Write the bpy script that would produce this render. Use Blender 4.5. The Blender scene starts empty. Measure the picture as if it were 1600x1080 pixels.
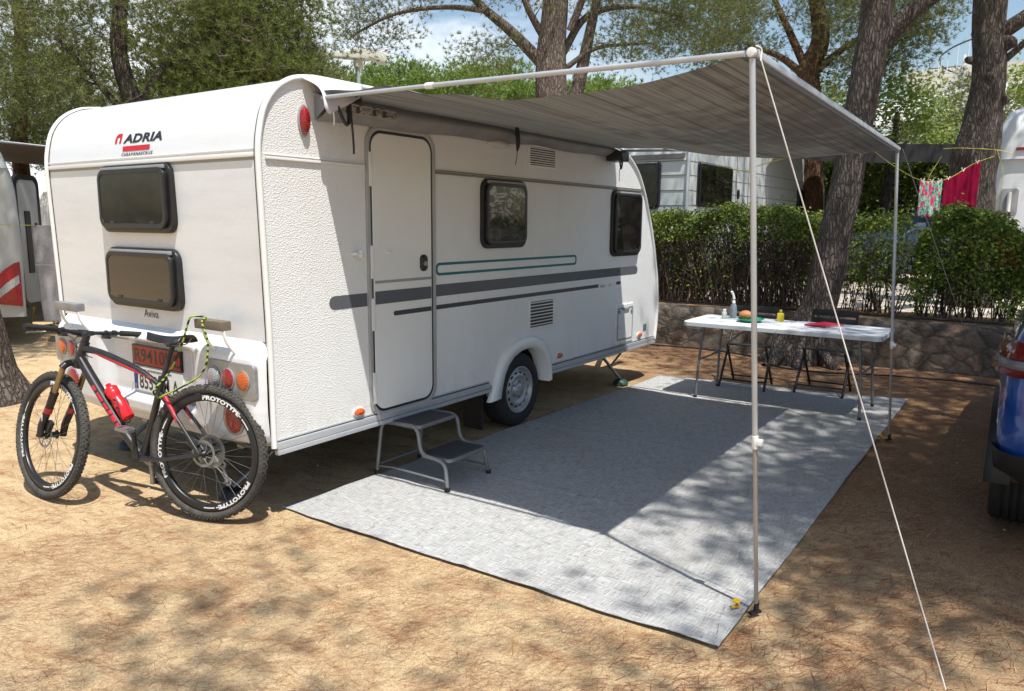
import bpy, bmesh, math, random
import numpy as np
from mathutils import Vector, Matrix, noise as mnoise
SC = bpy.context.scene
COL = SC.collection
PI = math.pi
# ------------------------------------------------------------------ camera
YAW, PITCH, ROLL, FPX = 0.6001476, 0.1595595, 0.0082887, 1188.23
cam_d = bpy.data.cameras.new('camera'); cam = bpy.data.objects.new('camera', cam_d); COL.objects.link(cam)
fw = Vector((math.cos(PITCH)*math.cos(YAW), math.cos(PITCH)*math.sin(YAW), -math.sin(PITCH)))
rt = Vector((math.sin(YAW), -math.cos(YAW), 0)); up = rt.cross(fw)
r2 = rt*math.cos(ROLL)+up*math.sin(ROLL); u2 = up*math.cos(ROLL)-rt*math.sin(ROLL)
m = Matrix((r2, u2, -fw)).transposed().to_4x4(); m.translation = Vector((-2.5686, -3.3231, 1.64)); cam.matrix_world = m
cam_d.sensor_width = 36; cam_d.lens = 36*FPX/1600; cam_d.clip_end = 800; cam_d.clip_start = .05
SC.camera = cam
# ------------------------------------------------------------------ light
LDIR = Vector((.237, .368, -1)).normalized()
SUN_EL = math.asin(-LDIR.z); SUN_AZ = math.atan2(-LDIR.x, -LDIR.y)     # from +Y towards +X
sd = bpy.data.lights.new('sun', 'SUN'); sd.energy = 4.6; sd.angle = math.radians(.55); sd.color = (1, .965, .905)
so = bpy.data.objects.new('sun', sd); COL.objects.link(so); so.rotation_euler = LDIR.to_track_quat('-Z', 'Y').to_euler(); so.location = (-5, -6, 20)
W = bpy.data.worlds.new('World'); SC.world = W; W.use_nodes = True
nt = W.node_tree; nt.nodes.clear()
N = nt.nodes.new; Lk = nt.links.new
out = N('ShaderNodeOutputWorld'); bg = N('ShaderNodeBackground'); sky = N('ShaderNodeTexSky')
sky.sky_type = 'NISHITA'; sky.sun_disc = False; sky.sun_elevation = SUN_EL; sky.sun_rotation = SUN_AZ
sky.air_density = 1.3; sky.dust_density = 1.2; sky.ozone_density = 1.3
tc = N('ShaderNodeTexCoord'); mp = N('ShaderNodeMapping'); mp.inputs['Scale'].default_value = (1, 1, 2.4); mp.inputs['Location'].default_value = (.35, .1, 0)
nz = N('ShaderNodeTexNoise'); nz.inputs['Scale'].default_value = 2.6; nz.inputs['Detail'].default_value = 9; nz.inputs['Roughness'].default_value = .58
rp = N('ShaderNodeValToRGB'); rp.color_ramp.elements[0].position = .42; rp.color_ramp.elements[1].position = .56
mx = N('ShaderNodeMix'); mx.data_type = 'RGBA'; mx.inputs['B'].default_value = (9.2, 9.5, 9.8, 1)
Lk(tc.outputs['Generated'], mp.inputs['Vector']); Lk(mp.outputs[0], nz.inputs['Vector']); Lk(nz.outputs['Fac'], rp.inputs[0])
sx = N('ShaderNodeSeparateXYZ'); Lk(tc.outputs['Generated'], sx.inputs[0])
lowf = N('ShaderNodeMapRange'); Lk(sx.outputs['Z'], lowf.inputs['Value']); lowf.inputs['From Min'].default_value = .30; lowf.inputs['From Max'].default_value = .62; lowf.inputs['To Min'].default_value = 1; lowf.inputs['To Max'].default_value = .12
dt = N('ShaderNodeVectorMath'); dt.operation = 'DOT_PRODUCT'; Lk(tc.outputs['Generated'], dt.inputs[0]); dt.inputs[1].default_value = (.45, .89, 0)      # the bank of cloud lies to the north-east
dr2 = N('ShaderNodeMapRange'); Lk(dt.outputs['Value'], dr2.inputs['Value']); dr2.inputs['From Min'].default_value = .74; dr2.inputs['From Max'].default_value = .92
ml = N('ShaderNodeMath'); ml.operation = 'MULTIPLY'; Lk(lowf.outputs[0], ml.inputs[0]); Lk(dr2.outputs[0], ml.inputs[1])
ml2 = N('ShaderNodeMath'); ml2.operation = 'MULTIPLY'; Lk(rp.outputs[0], ml2.inputs[0]); Lk(ml.outputs[0], ml2.inputs[1]); Lk(ml2.outputs[0], mx.inputs['Factor']); Lk(sky.outputs[0], mx.inputs['A']); Lk(mx.outputs['Result'], bg.inputs['Color'])
bg.inputs['Strength'].default_value = .104
Lk(bg.outputs[0], out.inputs['Surface'])
SC.view_settings.view_transform = 'Standard'; SC.view_settings.look = 'None'; SC.view_settings.gamma = 1
SC.view_settings.exposure = .50
# ------------------------------------------------------------------ materials
MT = {}
def pm(name, col, rough=.5, metal=0, var=.12, vs=4, bump=0, bs=60, coat=0, trans=0, spec=.5, col2=None, stretch=None, alpha=None, rv=.1):
    """plain surface with a little noise in colour, roughness and relief"""
    if name in MT: return MT[name]
    M = bpy.data.materials.new(name); M.use_nodes = True; t = M.node_tree; b = t.nodes['Principled BSDF']
    n = t.nodes.new('ShaderNodeTexNoise'); c = t.nodes.new('ShaderNodeTexCoord'); mpp = t.nodes.new('ShaderNodeMapping')
    if stretch: mpp.inputs['Scale'].default_value = stretch
    n.inputs['Scale'].default_value = vs; n.inputs['Detail'].default_value = 6; n.inputs['Roughness'].default_value = .6
    t.links.new(c.outputs['Object'], mpp.inputs[0]); t.links.new(mpp.outputs[0], n.inputs['Vector'])
    r = t.nodes.new('ShaderNodeValToRGB'); r.color_ramp.elements[0].position = .3; r.color_ramp.elements[1].position = .72
    a = col2 if col2 else tuple(max(0, x*(1-var)) for x in col)
    z = col if col2 else tuple(min(1, x*(1+var*.5)) for x in col)
    r.color_ramp.elements[0].color = (*a, 1); r.color_ramp.elements[1].color = (*z, 1)
    t.links.new(n.outputs['Fac'], r.inputs[0]); t.links.new(r.outputs[0], b.inputs['Base Color'])
    rr = t.nodes.new('ShaderNodeMapRange'); rr.inputs['To Min'].default_value = max(0, rough-rv*rough); rr.inputs['To Max'].default_value = min(1, rough+rv*rough*1.5)
    t.links.new(n.outputs['Fac'], rr.inputs['Value']); t.links.new(rr.outputs[0], b.inputs['Roughness'])
    b.inputs['Metallic'].default_value = metal; b.inputs['Coat Weight'].default_value = coat; b.inputs['Coat Roughness'].default_value = .05
    b.inputs['Transmission Weight'].default_value = trans; b.inputs['Specular IOR Level'].default_value = spec
    if bump:
        n2 = t.nodes.new('ShaderNodeTexNoise'); n2.inputs['Scale'].default_value = bs; n2.inputs['Detail'].default_value = 4
        bp = t.nodes.new('ShaderNodeBump'); bp.inputs['Strength'].default_value = min(1, bump); bp.inputs['Distance'].default_value = .004*max(1, bump)
        t.links.new(mpp.outputs[0], n2.inputs['Vector']); t.links.new(n2.outputs['Fac'], bp.inputs['Height']); t.links.new(bp.outputs[0], b.inputs['Normal'])
    MT[name] = M; return M
class NB:
    """short node writer"""
    def __init__(s, name):
        s.M = bpy.data.materials.new(name); s.M.use_nodes = True; s.t = s.M.node_tree; s.b = s.t.nodes['Principled BSDF']; MT[name] = s.M
        s.tc = s.n('TexCoord').outputs['Object']
    def n(s, k, **kw):
        x = s.t.nodes.new('ShaderNode'+k)
        for a, v in kw.items():
            if a[0] == '_': setattr(x, a[1:], v)
            else: s.set(x, a, v)
        return x
    def set(s, x, key, v):
        sock = x.inputs[int(key[1:])] if key[0] == 'i' and key[1:].isdigit() else x.inputs[key.replace('0', ' ')]
        if isinstance(v, bpy.types.NodeSocket): s.t.links.new(v, sock)
        else: sock.default_value = v
    def map(s, sc=(1, 1, 1), rot=(0, 0, 0), src=None): return s.n('Mapping', i0=src or s.tc, i2=rot, i3=sc).outputs[0]
    def noise(s, sc, det=5, ro=.6, vec=None, dist=0): return s.n('TexNoise', Vector=vec or s.tc, Scale=sc, Detail=det, Roughness=ro, Distortion=dist).outputs['Fac']
    def vor(s, sc, feat='F1', vec=None, ran=1, o='Distance'): return s.n('TexVoronoi', _feature=feat, Vector=vec or s.tc, Scale=sc, Randomness=ran).outputs[o]
    def ramp(s, fac, stops):
        r = s.n('ValToRGB', i0=fac); e = r.color_ramp.elements
        while len(e) < len(stops): e.new(.5)
        for k, (p, c) in enumerate(stops):
            e[k].position = p; e[k].color = (*c, 1) if not isinstance(c, (int, float)) else (c, c, c, 1)
        return r.outputs[0]
    def mix(s, f, a, b, mode='MIX'):
        x = s.n('Mix', _data_type='RGBA', _blend_type=mode)
        s.set(x, 'i0', f)
        for k, v in ((6, a), (7, b)):
            if isinstance(v, tuple): v = (*v, 1) if len(v) == 3 else v
            if isinstance(v, bpy.types.NodeSocket): s.t.links.new(v, x.inputs[k])
            else: x.inputs[k].default_value = v
        return x.outputs[2]
    def math(s, op, a, b=0.0, clamp=False): return s.n('Math', _operation=op, _use_clamp=clamp, i0=a, i1=b).outputs[0]
    def bump(s, h, st=.5, d=.01, nrm=None):
        x = s.n('Bump', Strength=st, Distance=d, Height=h)
        if nrm: s.t.links.new(nrm, x.inputs['Normal'])
        return x.outputs[0]
    def fin(s, **kw):
        for k, v in kw.items():
            k = k.replace('_', ' ')
            if isinstance(v, bpy.types.NodeSocket): s.t.links.new(v, s.b.inputs[k])
            else: s.b.inputs[k].default_value = (*v, 1) if isinstance(v, tuple) and len(v) == 3 else v
        return s.M
# ------------------------------------------------------------------ mesh builder
OFF = {}
class Fr:
    """flat frame: (a, b, c) -> O + a*R + b*U + c*N"""
    def __init__(s, O, R, U, Nn=None):
        s.O, s.R, s.U = Vector(O), Vector(R).normalized(), Vector(U).normalized(); s.N = Vector(Nn).normalized() if Nn else s.R.cross(s.U)
    def __call__(s, a, b, c=0): return s.O+s.R*a+s.U*b+s.N*c
def rrect(x0, x1, y0, y1, r, n=6):
    P = []
    for cx, cy, a0 in ((x1-r, y1-r, 0), (x0+r, y1-r, 90), (x0+r, y0+r, 180), (x1-r, y0+r, 270)):
        for k in range(n+1):
            a = math.radians(a0+90*k/n); P.append((cx+r*math.cos(a), cy+r*math.sin(a)))
    return P
def circ(cx, cy, rx, ry=None, n=24):
    ry = ry or rx; return [(cx+rx*math.cos(2*PI*k/n), cy+ry*math.sin(2*PI*k/n)) for k in range(n)]
TXT = {}
def text_geo(s, size, bold=0, shear=0, sp=1.0):
    key = (s, size, bold, shear, sp)
    if key in TXT: return TXT[key]
    c = bpy.data.curves.new('t', 'FONT'); c.body = s; c.size = size; c.offset = bold; c.shear = shear; c.space_character = sp; c.resolution_u = 3
    o = bpy.data.objects.new('t', c); COL.objects.link(o); bpy.context.view_layer.update()
    me = bpy.data.meshes.new_from_object(o.evaluated_get(bpy.context.evaluated_depsgraph_get()))
    V = [(v.co.x, v.co.y) for v in me.vertices]; F = [tuple(p.vertices) for p in me.polygons]
    bpy.data.objects.remove(o); bpy.data.curves.remove(c); bpy.data.meshes.remove(me)
    TXT[key] = (V, F); return V, F
class MB:
    def __init__(s): s.v = []; s.f = []; s.sm = []
    def add(s, V, F, sm=False):
        k = len(s.v); s.v += [tuple(p) for p in V]; s.f += [tuple(i+k for i in f) for f in F]; s.sm += [sm]*len(F); return s
    def box(s, x0, x1, y0, y1, z0, z1, fr=None):
        V = [(x, y, z) for z in (z0, z1) for y in (y0, y1) for x in (x0, x1)]
        if fr: V = [fr(*p) for p in V]
        return s.add(V, [(0, 2, 3, 1), (4, 5, 7, 6), (0, 1, 5, 4), (2, 6, 7, 3), (0, 4, 6, 2), (1, 3, 7, 5)])
    def tube(s, P, r, n=8, cap=True, flat=1.0):
        P = [Vector(p) for p in P]; P = [p for i, p in enumerate(P) if i == 0 or (p-P[i-1]).length > 1e-6]
        R = list(r) if isinstance(r, (list, tuple)) else [r]*len(P)
        V = []; F = []; prev = None
        for i, p in enumerate(P):
            d = (P[min(i+1, len(P)-1)]-P[max(i-1, 0)]).normalized()
            if prev is None: a = d.orthogonal().normalized() if abs(d.z) > .9 else d.cross(Vector((0, 0, 1))).normalized()
            else:
                a = prev-d*prev.dot(d); a = a.normalized() if a.length > 1e-6 else d.orthogonal().normalized()
            prev = a; b = d.cross(a)
            V += [p+(a*math.cos(2*PI*k/n)+b*math.sin(2*PI*k/n)*flat)*R[min(i, len(R)-1)] for k in range(n)]
        for i in range(len(P)-1):
            for k in range(n): F.append((i*n+k, i*n+(k+1) % n, (i+1)*n+(k+1) % n, (i+1)*n+k))
        s.add(V, F, True)
        if cap:
            s.add(V[:n], [tuple(range(n))[::-1]]); s.add(V[-n:], [tuple(range(n))])
        return s
    def prism(s, poly, c0, c1, fr, bev=0, sm=False):
        n = len(poly); cx = sum(p[0] for p in poly)/n; cy = sum(p[1] for p in poly)/n
        rings = [(1, 0, c0), (1, 0, c1-bev if bev else c1)]
        V = [fr(a, b, c0) for a, b in poly]+[fr(a, b, c1-bev) for a, b in poly]
        if bev:
            w = max(p[0] for p in poly)-min(p[0] for p in poly); h = max(p[1] for p in poly)-min(p[1] for p in poly)
            for t in (.35, 1.0):
                e = bev*(1-math.cos(t*PI/2)); q = bev*math.sin(t*PI/2)
                V += [fr(cx+(a-cx)*(1-2*e/w), cy+(b-cy)*(1-2*e/h), c1-bev+q) for a, b in poly]
        L = len(V)//n; F = [(i*n+k, i*n+(k+1) % n, (i+1)*n+(k+1) % n, (i+1)*n+k) for i in range(L-1) for k in range(n)]
        s.add(V, F, sm); s.add(V[-n:], [tuple(range(n))]); s.add(V[:n], [tuple(range(n))[::-1]])
        return s
    def ring(s, po, pi_, c0, c1, fr):
        n = len(po); V = [fr(a, b, c0) for a, b in po]+[fr(a, b, c1) for a, b in po]+[fr(a, b, c1) for a, b in pi_]+[fr(a, b, c0) for a, b in pi_]
        return s.add(V, [((i % 4)*n+k, (i % 4)*n+(k+1) % n, ((i+1) % 4)*n+(k+1) % n, ((i+1) % 4)*n+k) for i in range(4) for k in range(n)])
    def lathe(s, prof, fr, n=24, sm=True):
        """prof: (radius, height along N)"""
        V = []; F = []
        for r, h in prof: V += [fr(r*math.cos(2*PI*k/n), r*math.sin(2*PI*k/n), h) for k in range(n)]
        for i in range(len(prof)-1):
            for k in range(n): F.append((i*n+k, i*n+(k+1) % n, (i+1)*n+(k+1) % n, (i+1)*n+k))
        return s.add(V, F, sm)
    def grid(s, fn, nu, nv, sm=True):
        V = [fn(i/nu, j/nv) for i in range(nu+1) for j in range(nv+1)]
        return s.add(V, [(i*(nv+1)+j, (i+1)*(nv+1)+j, (i+1)*(nv+1)+j+1, i*(nv+1)+j+1) for i in range(nu) for j in range(nv)], sm)
    def text(s, txt, size, fn, bold=0, shear=0, sp=1.0, align='l'):
        V, F = text_geo(txt, size, bold, shear, sp)
        w = max(v[0] for v in V); dx = {'l': 0, 'c': -w/2, 'r': -w}[align]
        return s.add([fn(a+dx, b) for a, b in V], F)
    def build(s, name, mat, parent=None, bevel=0, seg=2, solid=0, M=None):
        me = bpy.data.meshes.new(name); o = bpy.data.objects.new(name, me); COL.objects.link(o)
        V = s.v
        if M is not None: V = [M @ Vector(p) for p in V]
        off = Vector((0, 0, 0))
        if parent is not None:
            o.parent = parent; off = OFF.get(parent.name, off); OFF[o.name] = off
        me.from_pydata([tuple(Vector(p)-off) for p in V], [], s.f); me.materials.append(mat)
        me.polygons.foreach_set('use_smooth', s.sm); me.validate()
        if bevel:
            bm = bmesh.new(); bm.from_mesh(me); bmesh.ops.remove_doubles(bm, verts=bm.verts, dist=1e-6)
            es = [e for e in bm.edges if len(e.link_faces) == 2 and e.calc_face_angle(0) > .6]
            bmesh.ops.bevel(bm, geom=es, offset=bevel, segments=seg, profile=.6, affect='EDGES', clamp_overlap=True)
            for f in bm.faces: f.smooth = True
            bm.to_mesh(me); bm.free()
            try: me.set_sharp_from_angle(angle=math.radians(50))
            except Exception: pass
        if solid:
            md = o.modifiers.new('thickness', 'SOLIDIFY'); md.thickness = solid; md.offset = 0
        me.update(); return o
def npmesh(name, V, F, mat, parent=None, smooth=False):
    V = np.asarray(V, np.float32); F = np.asarray(F, np.int32); k = F.shape[1]
    me = bpy.data.meshes.new(name); o = bpy.data.objects.new(name, me); COL.objects.link(o)
    if parent is not None:
        o.parent = parent; off = OFF.get(parent.name, Vector((0, 0, 0))); OFF[o.name] = off; V = V-np.array(off, np.float32)
    me.vertices.add(len(V)); me.vertices.foreach_set('co', V.ravel()); me.loops.add(F.size); me.loops.foreach_set('vertex_index', F.ravel())
    me.polygons.add(len(F)); me.polygons.foreach_set('loop_start', np.arange(0, F.size, k, dtype=np.int32)); me.polygons.foreach_set('loop_total', np.full(len(F), k, np.int32))
    me.polygons.foreach_set('use_smooth', np.full(len(F), smooth)); me.materials.append(mat); me.update(calc_edges=True); me.validate(); return o
def tag(o, label=None, cat=None, group=None, kind=None):
    if label: o['label'] = label
    if cat: o['category'] = cat
    if group: o['group'] = group
    if kind: o['kind'] = kind
    return o
def thing(name, label, cat, loc=(0, 0, 0), rot=None, group=None):
    o = bpy.data.objects.new(name, None); COL.objects.link(o); o.location = loc; o.empty_display_size = .2
    if rot: o.rotation_euler = rot; OFF[o.name] = Vector((0, 0, 0))
    else: OFF[o.name] = Vector(loc)                     # parts are written in world coordinates
    return tag(o, label, cat, group)
def copy_tree(o, parent=None):
    c = o.copy(); COL.objects.link(c)
    if parent: c.parent = parent
    for ch in [x for x in bpy.data.objects if x.parent == o]: copy_tree(ch, c)
    return c
def bez(P, n=8):
    """smooth curve through points (Catmull-Rom)"""
    P = [Vector(p) for p in P]; Q = [P[0]*2-P[1]]+P+[P[-1]*2-P[-2]]; O = []
    for i in range(1, len(Q)-2):
        for k in range(n):
            t = k/n; O.append(.5*((2*Q[i])+(-Q[i-1]+Q[i+1])*t+(2*Q[i-1]-5*Q[i]+4*Q[i+1]-Q[i+2])*t*t+(-Q[i-1]+3*Q[i]-3*Q[i+1]+Q[i+2])*t**3))
    O.append(P[-1]); return O
def rpath(P, r, n=4):
    """polyline with rounded corners"""
    P = [Vector(p) for p in P]; O = [P[0]]
    for i in range(1, len(P)-1):
        a = (P[i-1]-P[i]); b = (P[i+1]-P[i]); q = min(r, a.length*.49, b.length*.49)
        A = P[i]+a.normalized()*q; B = P[i]+b.normalized()*q
        for k in range(n+1):
            t = k/n; O.append(A*(1-t)**2+P[i]*2*t*(1-t)+B*t*t)
    O.append(P[-1]); return O
# common materials
white = pm('white_paint', (.76, .76, .74), .28, var=.04, vs=2.5, coat=.3)
black_pl = pm('black_plastic', (.018, .018, .019), .38, var=.3, vs=8)
dark_rub = pm('black_rubber', (.02, .02, .021), .75, var=.35, vs=20, bump=.5, bs=150)
grey_tr = pm('grey_trim', (.30, .30, .30), .4, var=.15)
alu = pm('brushed_aluminium', (.62, .63, .64), .35, metal=.85, var=.1, vs=20)
alu_w = pm('pale_anodised_aluminium', (.50, .52, .54), .35, metal=.35, var=.08, vs=12)
steel = pm('dull_steel', (.30, .31, .32), .42, metal=.8, var=.2, vs=20)
grey_tube = pm('grey_powder_coat', (.22, .225, .23), .4, metal=.3, var=.2, vs=14)
chrome = pm('chrome', (.7, .7, .7), .15, metal=1, var=.05)
def lens_mat(name, a, b):
    s = NB(name); e = s.vor(95, 'F1', None, .25); w = s.n('TexWave', _wave_type='RINGS', Vector=s.tc, Scale=30.0).outputs['Fac']
    return s.fin(Base_Color=s.ramp(s.math('ADD', s.math('MULTIPLY', e, .9), s.math('MULTIPLY', w, .3)), [(.2, b), (.55, a), (.8, b)]), Roughness=.1, Coat_Weight=.7, Normal=s.bump(e, .6, .004))
red_lens = lens_mat('red_lens', (.36, .006, .012), (.13, .002, .004))
amber_lens = lens_mat('amber_lens', (.72, .14, .012), (.30, .035, .004))
clear_lens = lens_mat('clear_lens', (.50, .52, .53), (.13, .135, .14))
def glass_mat():
    s = NB('tinted_acrylic'); n1 = s.noise(2.2, 5, .7, s.map((1, 1, 2.2)), 1.2)
    c = s.ramp(n1, [(.35, (.006, .006, .006)), (.6, (.022, .019, .015)), (.8, (.05, .042, .03))])
    return s.fin(Base_Color=c, Roughness=.045, Specular_IOR_Level=.42, Normal=s.bump(s.noise(2.0, 2, .5), .25, .02))
acrylic = glass_mat()
# ================================================================== MAIN CARAVAN
def hammered_mat():
    s = NB('hammered_white_aluminium'); v = s.map((1, 1, 1.7)); d = s.noise(9, 2)
    v2 = s.t.nodes.new('ShaderNodeVectorMath'); v2.operation = 'MULTIPLY_ADD'
    s.t.links.new(s.n('TexNoise', Vector=v, Scale=60.0, Detail=1.0).outputs['Color'], v2.inputs[0]); v2.inputs[1].default_value = (.012, .012, .012); s.t.links.new(v, v2.inputs[2])
    c = s.n('TexVoronoi', _feature='SMOOTH_F1', Vector=v2.outputs[0], Scale=92.0, Smoothness=.6).outputs['Distance']
    dirt = s.ramp(s.noise(1.7, 8, .7, s.map((1, 1, .45))), [(.38, (.72, .72, .70)), (.62, (.76, .765, .755))])
    z = s.n('SeparateXYZ', Vector=s.n('NewGeometry').outputs['Position']).outputs[2]; lo = s.math('MULTIPLY', s.math('MULTIPLY', s.math('SUBTRACT', .70, z, True), 1.3), s.ramp(s.noise(6, 7, .75, s.map((1.5, 1, .5))), [(.42, 0.0), (.7, 1.0)]))
    stk = s.ramp(s.noise(5, 3, .6, s.map((6, 1, .25))), [(.60, 0.0), (.8, .13)])
    dirt = s.mix(lo, dirt, (.42, .36, .28)); dirt = s.mix(stk, dirt, (.55, .54, .50))
    return s.fin(Base_Color=dirt, Roughness=.36, Normal=s.bump(c, .75, .0036, s.bump(d, .15, .004)))
hammered = hammered_mat()
def skin_mat():
    s = NB('glossy_white_bodywork'); st = s.noise(2.2, 8, .65, s.map((1, .5, 3.5)))
    c = s.ramp(st, [(.3, (.64, .655, .665)), (.5, (.71, .725, .735)), (.75, (.74, .755, .765))])
    r = s.ramp(st, [(.3, .34), (.7, .2)])
    return s.fin(Base_Color=c, Roughness=r, Coat_Weight=.35, Coat_Roughness=.08, Normal=s.bump(s.noise(3, 3), .12, .02))
skin = skin_mat()
stripe_grey = pm('stripe_grey', (.10, .105, .115), .4, var=.06)
stripe_dark = pm('stripe_dark', (.055, .055, .062), .4, var=.06)
teal = pm('stripe_teal', (.0, .135, .155), .4, var=.06)
letter_black = pm('letter_black', (.02, .02, .022), .4, var=.1)
letter_red = pm('letter_red', (.55, .012, .02), .4, var=.1)
WID = 2.21
PROF = [(0, .42), (0, .72), (0, 1.0), (-.012, 1.5), (-.022, 1.9), (-.02, 2.02), (-.008, 2.10), (.01, 2.172), (.030, 2.222), (.062, 2.272), (.10, 2.313), (.146, 2.347), (.20, 2.375), (.253, 2.391), (.33, 2.402), (.45, 2.408), (1.2, 2.412), (2.6, 2.41), (3.7, 2.39), (3.95, 2.362), (4.12, 2.322), (4.284, 2.252), (4.41, 2.175), (4.514, 2.082), (4.63, 1.93), (4.722, 1.773), (4.81, 1.60), (4.878, 1.446), (4.94, 1.27), (4.991, 1.106), (5.025, .92), (5.04, .76), (5.03, .58), (5.0, .42)]
def prof_x(z):
    for i in range(11):
        a, b = PROF[i], PROF[i+1]
        if a[1] <= z <= b[1]: return a[0]+(b[0]-a[0])*(z-a[1])/(b[1]-a[1])
    return 0
def window(root, fr, a0, a1, b0, b1, label=None, pane=None):
    g = .0
    w = MB().ring(rrect(a0, a1, b0, b1, .075), rrect(a0+.05, a1-.05, b0+.05, b1-.04, .055), -.01, .028, fr).build('window', black_pl, root, bevel=.006)
    if label: tag(w, label)
    MB().prism(rrect(a0+.025, a1-.035, b0+.03, b1-.03, .06), .012, .05, fr, bev=.022, sm=True).build('pane', pane or acrylic, w)
    MB().ring(rrect(a0+.022, a1-.032, b0+.027, b1-.027, .062), rrect(a0+.048, a1-.058, b0+.055, b1-.052, .045), .03, .0535, fr).build('pane_rim', black_pl, w, bevel=.004)
    t = MB().box(a0+.05, a1-.05, b1-.035, b1-.012, .02, .045, fr); t.build('hinge_rail', grey_tr, w, bevel=.006)
    for k in (.22, .78):
        q = a0+(a1-a0)*k; MB().box(q-.025, q+.025, b0+.055, b0+.07, .05, .053, fr).build('catch', black_pl, w, bevel=.004)
    return w
def foil_mat():
    s = NB('crumpled_foil_behind_acrylic'); n = s.noise(6, 4, .6, s.map((1.0, 1, 1.6)), 2.2); e = s.vor(7, 'DISTANCE_TO_EDGE', s.map((1, 1, .8))); k = s.ramp(e, [(.0, 1.0), (.05, 0.0)])
    z = s.n('SeparateXYZ', Vector=s.n('NewGeometry').outputs['Position']).outputs[2]; up_ = s.ramp(s.math('MULTIPLY', s.math('SUBTRACT', z, 1.5), 2.2), [(.25, .15), (.6, 1.0)])
    f = s.math('MULTIPLY', s.math('ADD', s.ramp(n, [(.52, 0.0), (.60, 1.0), (.66, .1)]), s.math('MULTIPLY', k, .35)), up_, True)  # foil glints painted into the pane colour, stronger towards the top
    return s.fin(Base_Color=s.mix(f, (.012, .012, .012), (.40, .40, .40)), Roughness=.06, Specular_IOR_Level=.6)
foil = foil_mat()
def brown_mat():
    s = NB('brown_blind_behind_acrylic'); z = s.n('SeparateXYZ', Vector=s.n('NewGeometry').outputs['Position']).outputs[2]; n = s.noise(5, 3, .5, s.map((1, .6, 3)))
    return s.fin(Base_Color=s.mix(s.ramp(s.math('ADD', s.math('MULTIPLY', s.math('SUBTRACT', z, 1.12), 2.6), s.math('MULTIPLY', n, .3)), [(.2, 1.0), (.62, .25), (.75, 0.0)]), (.02, .018, .015), (.052, .040, .028)), Roughness=.05, Specular_IOR_Level=.6)
brownp = brown_mat()
def oval_lamp(root, fr, a, b, rx, ry, mat, name='marker_lamp', h=.028, base=True):
    l = MB()
    P = [(1, .0), (1, h*.45), (.86, h*.8), (.55, h), (0.001, h*1.05)]
    V = []; n = 20
    for q, c in P: V += [fr(a+rx*q*math.cos(2*PI*k/n), b+ry*q*math.sin(2*PI*k/n), c) for k in range(n)]
    l.add(V, [(i*n+k, i*n+(k+1) % n, (i+1)*n+(k+1) % n, (i+1)*n+k) for i in range(len(P)-1) for k in range(n)], True)
    o = l.build(name, mat, root)
    if base: MB().prism(circ(a, b, rx*1.18, ry*1.18), -.005, h*.3, fr).build('lamp_base', grey_tr if mat is not amber_lens else white, o, bevel=.003)
    return o
def vent(root, fr, a0, a1, b0, b1, n=8):
    v = MB().ring(rrect(a0, a1, b0, b1, .012), rrect(a0+.025, a1-.025, b0+.02, b1-.02, .006), 0, .010, fr)
    o = v.build('vent', white, root, bevel=.003)
    MB().box(a0+.02, a1-.02, b0+.015, b1-.015, .0005, .0025, fr).build('backing', black_pl, o)
    m_ = MB(); h = (b1-b0-.04)/n
    for k in range(n):
        z = b0+.02+h*(k+.5); V = [fr(x, z+dz, c) for x in (a0+.025, a1-.025) for dz, c in ((-h*.12, .004), (h*.2, .009), (h*.28, .009), (-.0*h, .004))]
        m_.add(V, [(0, 1, 5, 4), (1, 2, 6, 5), (2, 3, 7, 6), (3, 0, 4, 7)])
    m_.build('louvre', white, o); return o
SD = Fr((0, 0, 0), (1, 0, 0), (0, 0, 1), (0, -1, 0)); RE = Fr((0, 0, 0), (0, -1, 0), (0, 0, 1), (-1, 0, 0))
cv = thing('caravan', 'large white touring caravan with teal and grey stripes parked beside the grey mat', 'caravan', (2.5, 1.1, 0))
AC, AR = 2.47, .355
def arch(r, z0, n=14, cx=AC, cz=.31):
    a0 = math.asin((z0-cz)/r); return [(cx-r*math.cos(a0+(PI-2*a0)*k/n), cz+r*math.sin(a0+(PI-2*a0)*k/n)) for k in range(n+1)]
low = [(x, z) for x, z in arch(AR, .42)][::-1]
out_l = PROF+low                                                   # rear bottom .. over the roof .. front bottom .. arch
for y, nm in ((0.0, 'door_side_wall'), (WID, 'far_side_wall')):
    b = MB(); b.add([(x, y, z) for x, z in out_l], [tuple(range(len(out_l)))]); b.build('side_wall', hammered, cv)
def skin_strip(i0, i1, name, mat=skin, ins=0.0, nv=1):
    P = PROF[i0:i1+1]; b = MB(); V = [(x, ins+(WID-2*ins)*j/nv, z) for x, z in P for j in range(nv+1)]
    b.add(V, [(i*(nv+1)+j, i*(nv+1)+j+1, (i+1)*(nv+1)+j+1, (i+1)*(nv+1)+j) for i in range(len(P)-1) for j in range(nv)], True)
    return b.build(name, mat, cv)
skin_strip(2, 5, 'rear_panel'); skin_strip(5, 15, 'rear_roof_cap'); skin_strip(15, 19, 'roof'); skin_strip(19, len(PROF)-1, 'front_panel')
# edge trims along the profile
for y in (-.004, WID+.004):
    P = [(x, y, z) for x, z in PROF]
    b = MB().tube(bez(P[:1]+P[2:], 4), .017, 8); b.build('edge_trim', white, cv)
    s_ = .028 if y < 0 else -.028
    MB().tube(bez([(x-.002, y+s_, z+(.002 if i > 10 else 0)) for i, (x, z) in enumerate(PROF[2:18])], 3), .0035, 5).build('gasket_line', stripe_dark, cv)
for x in np.linspace(.06, 2.0, 5): pass
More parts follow.
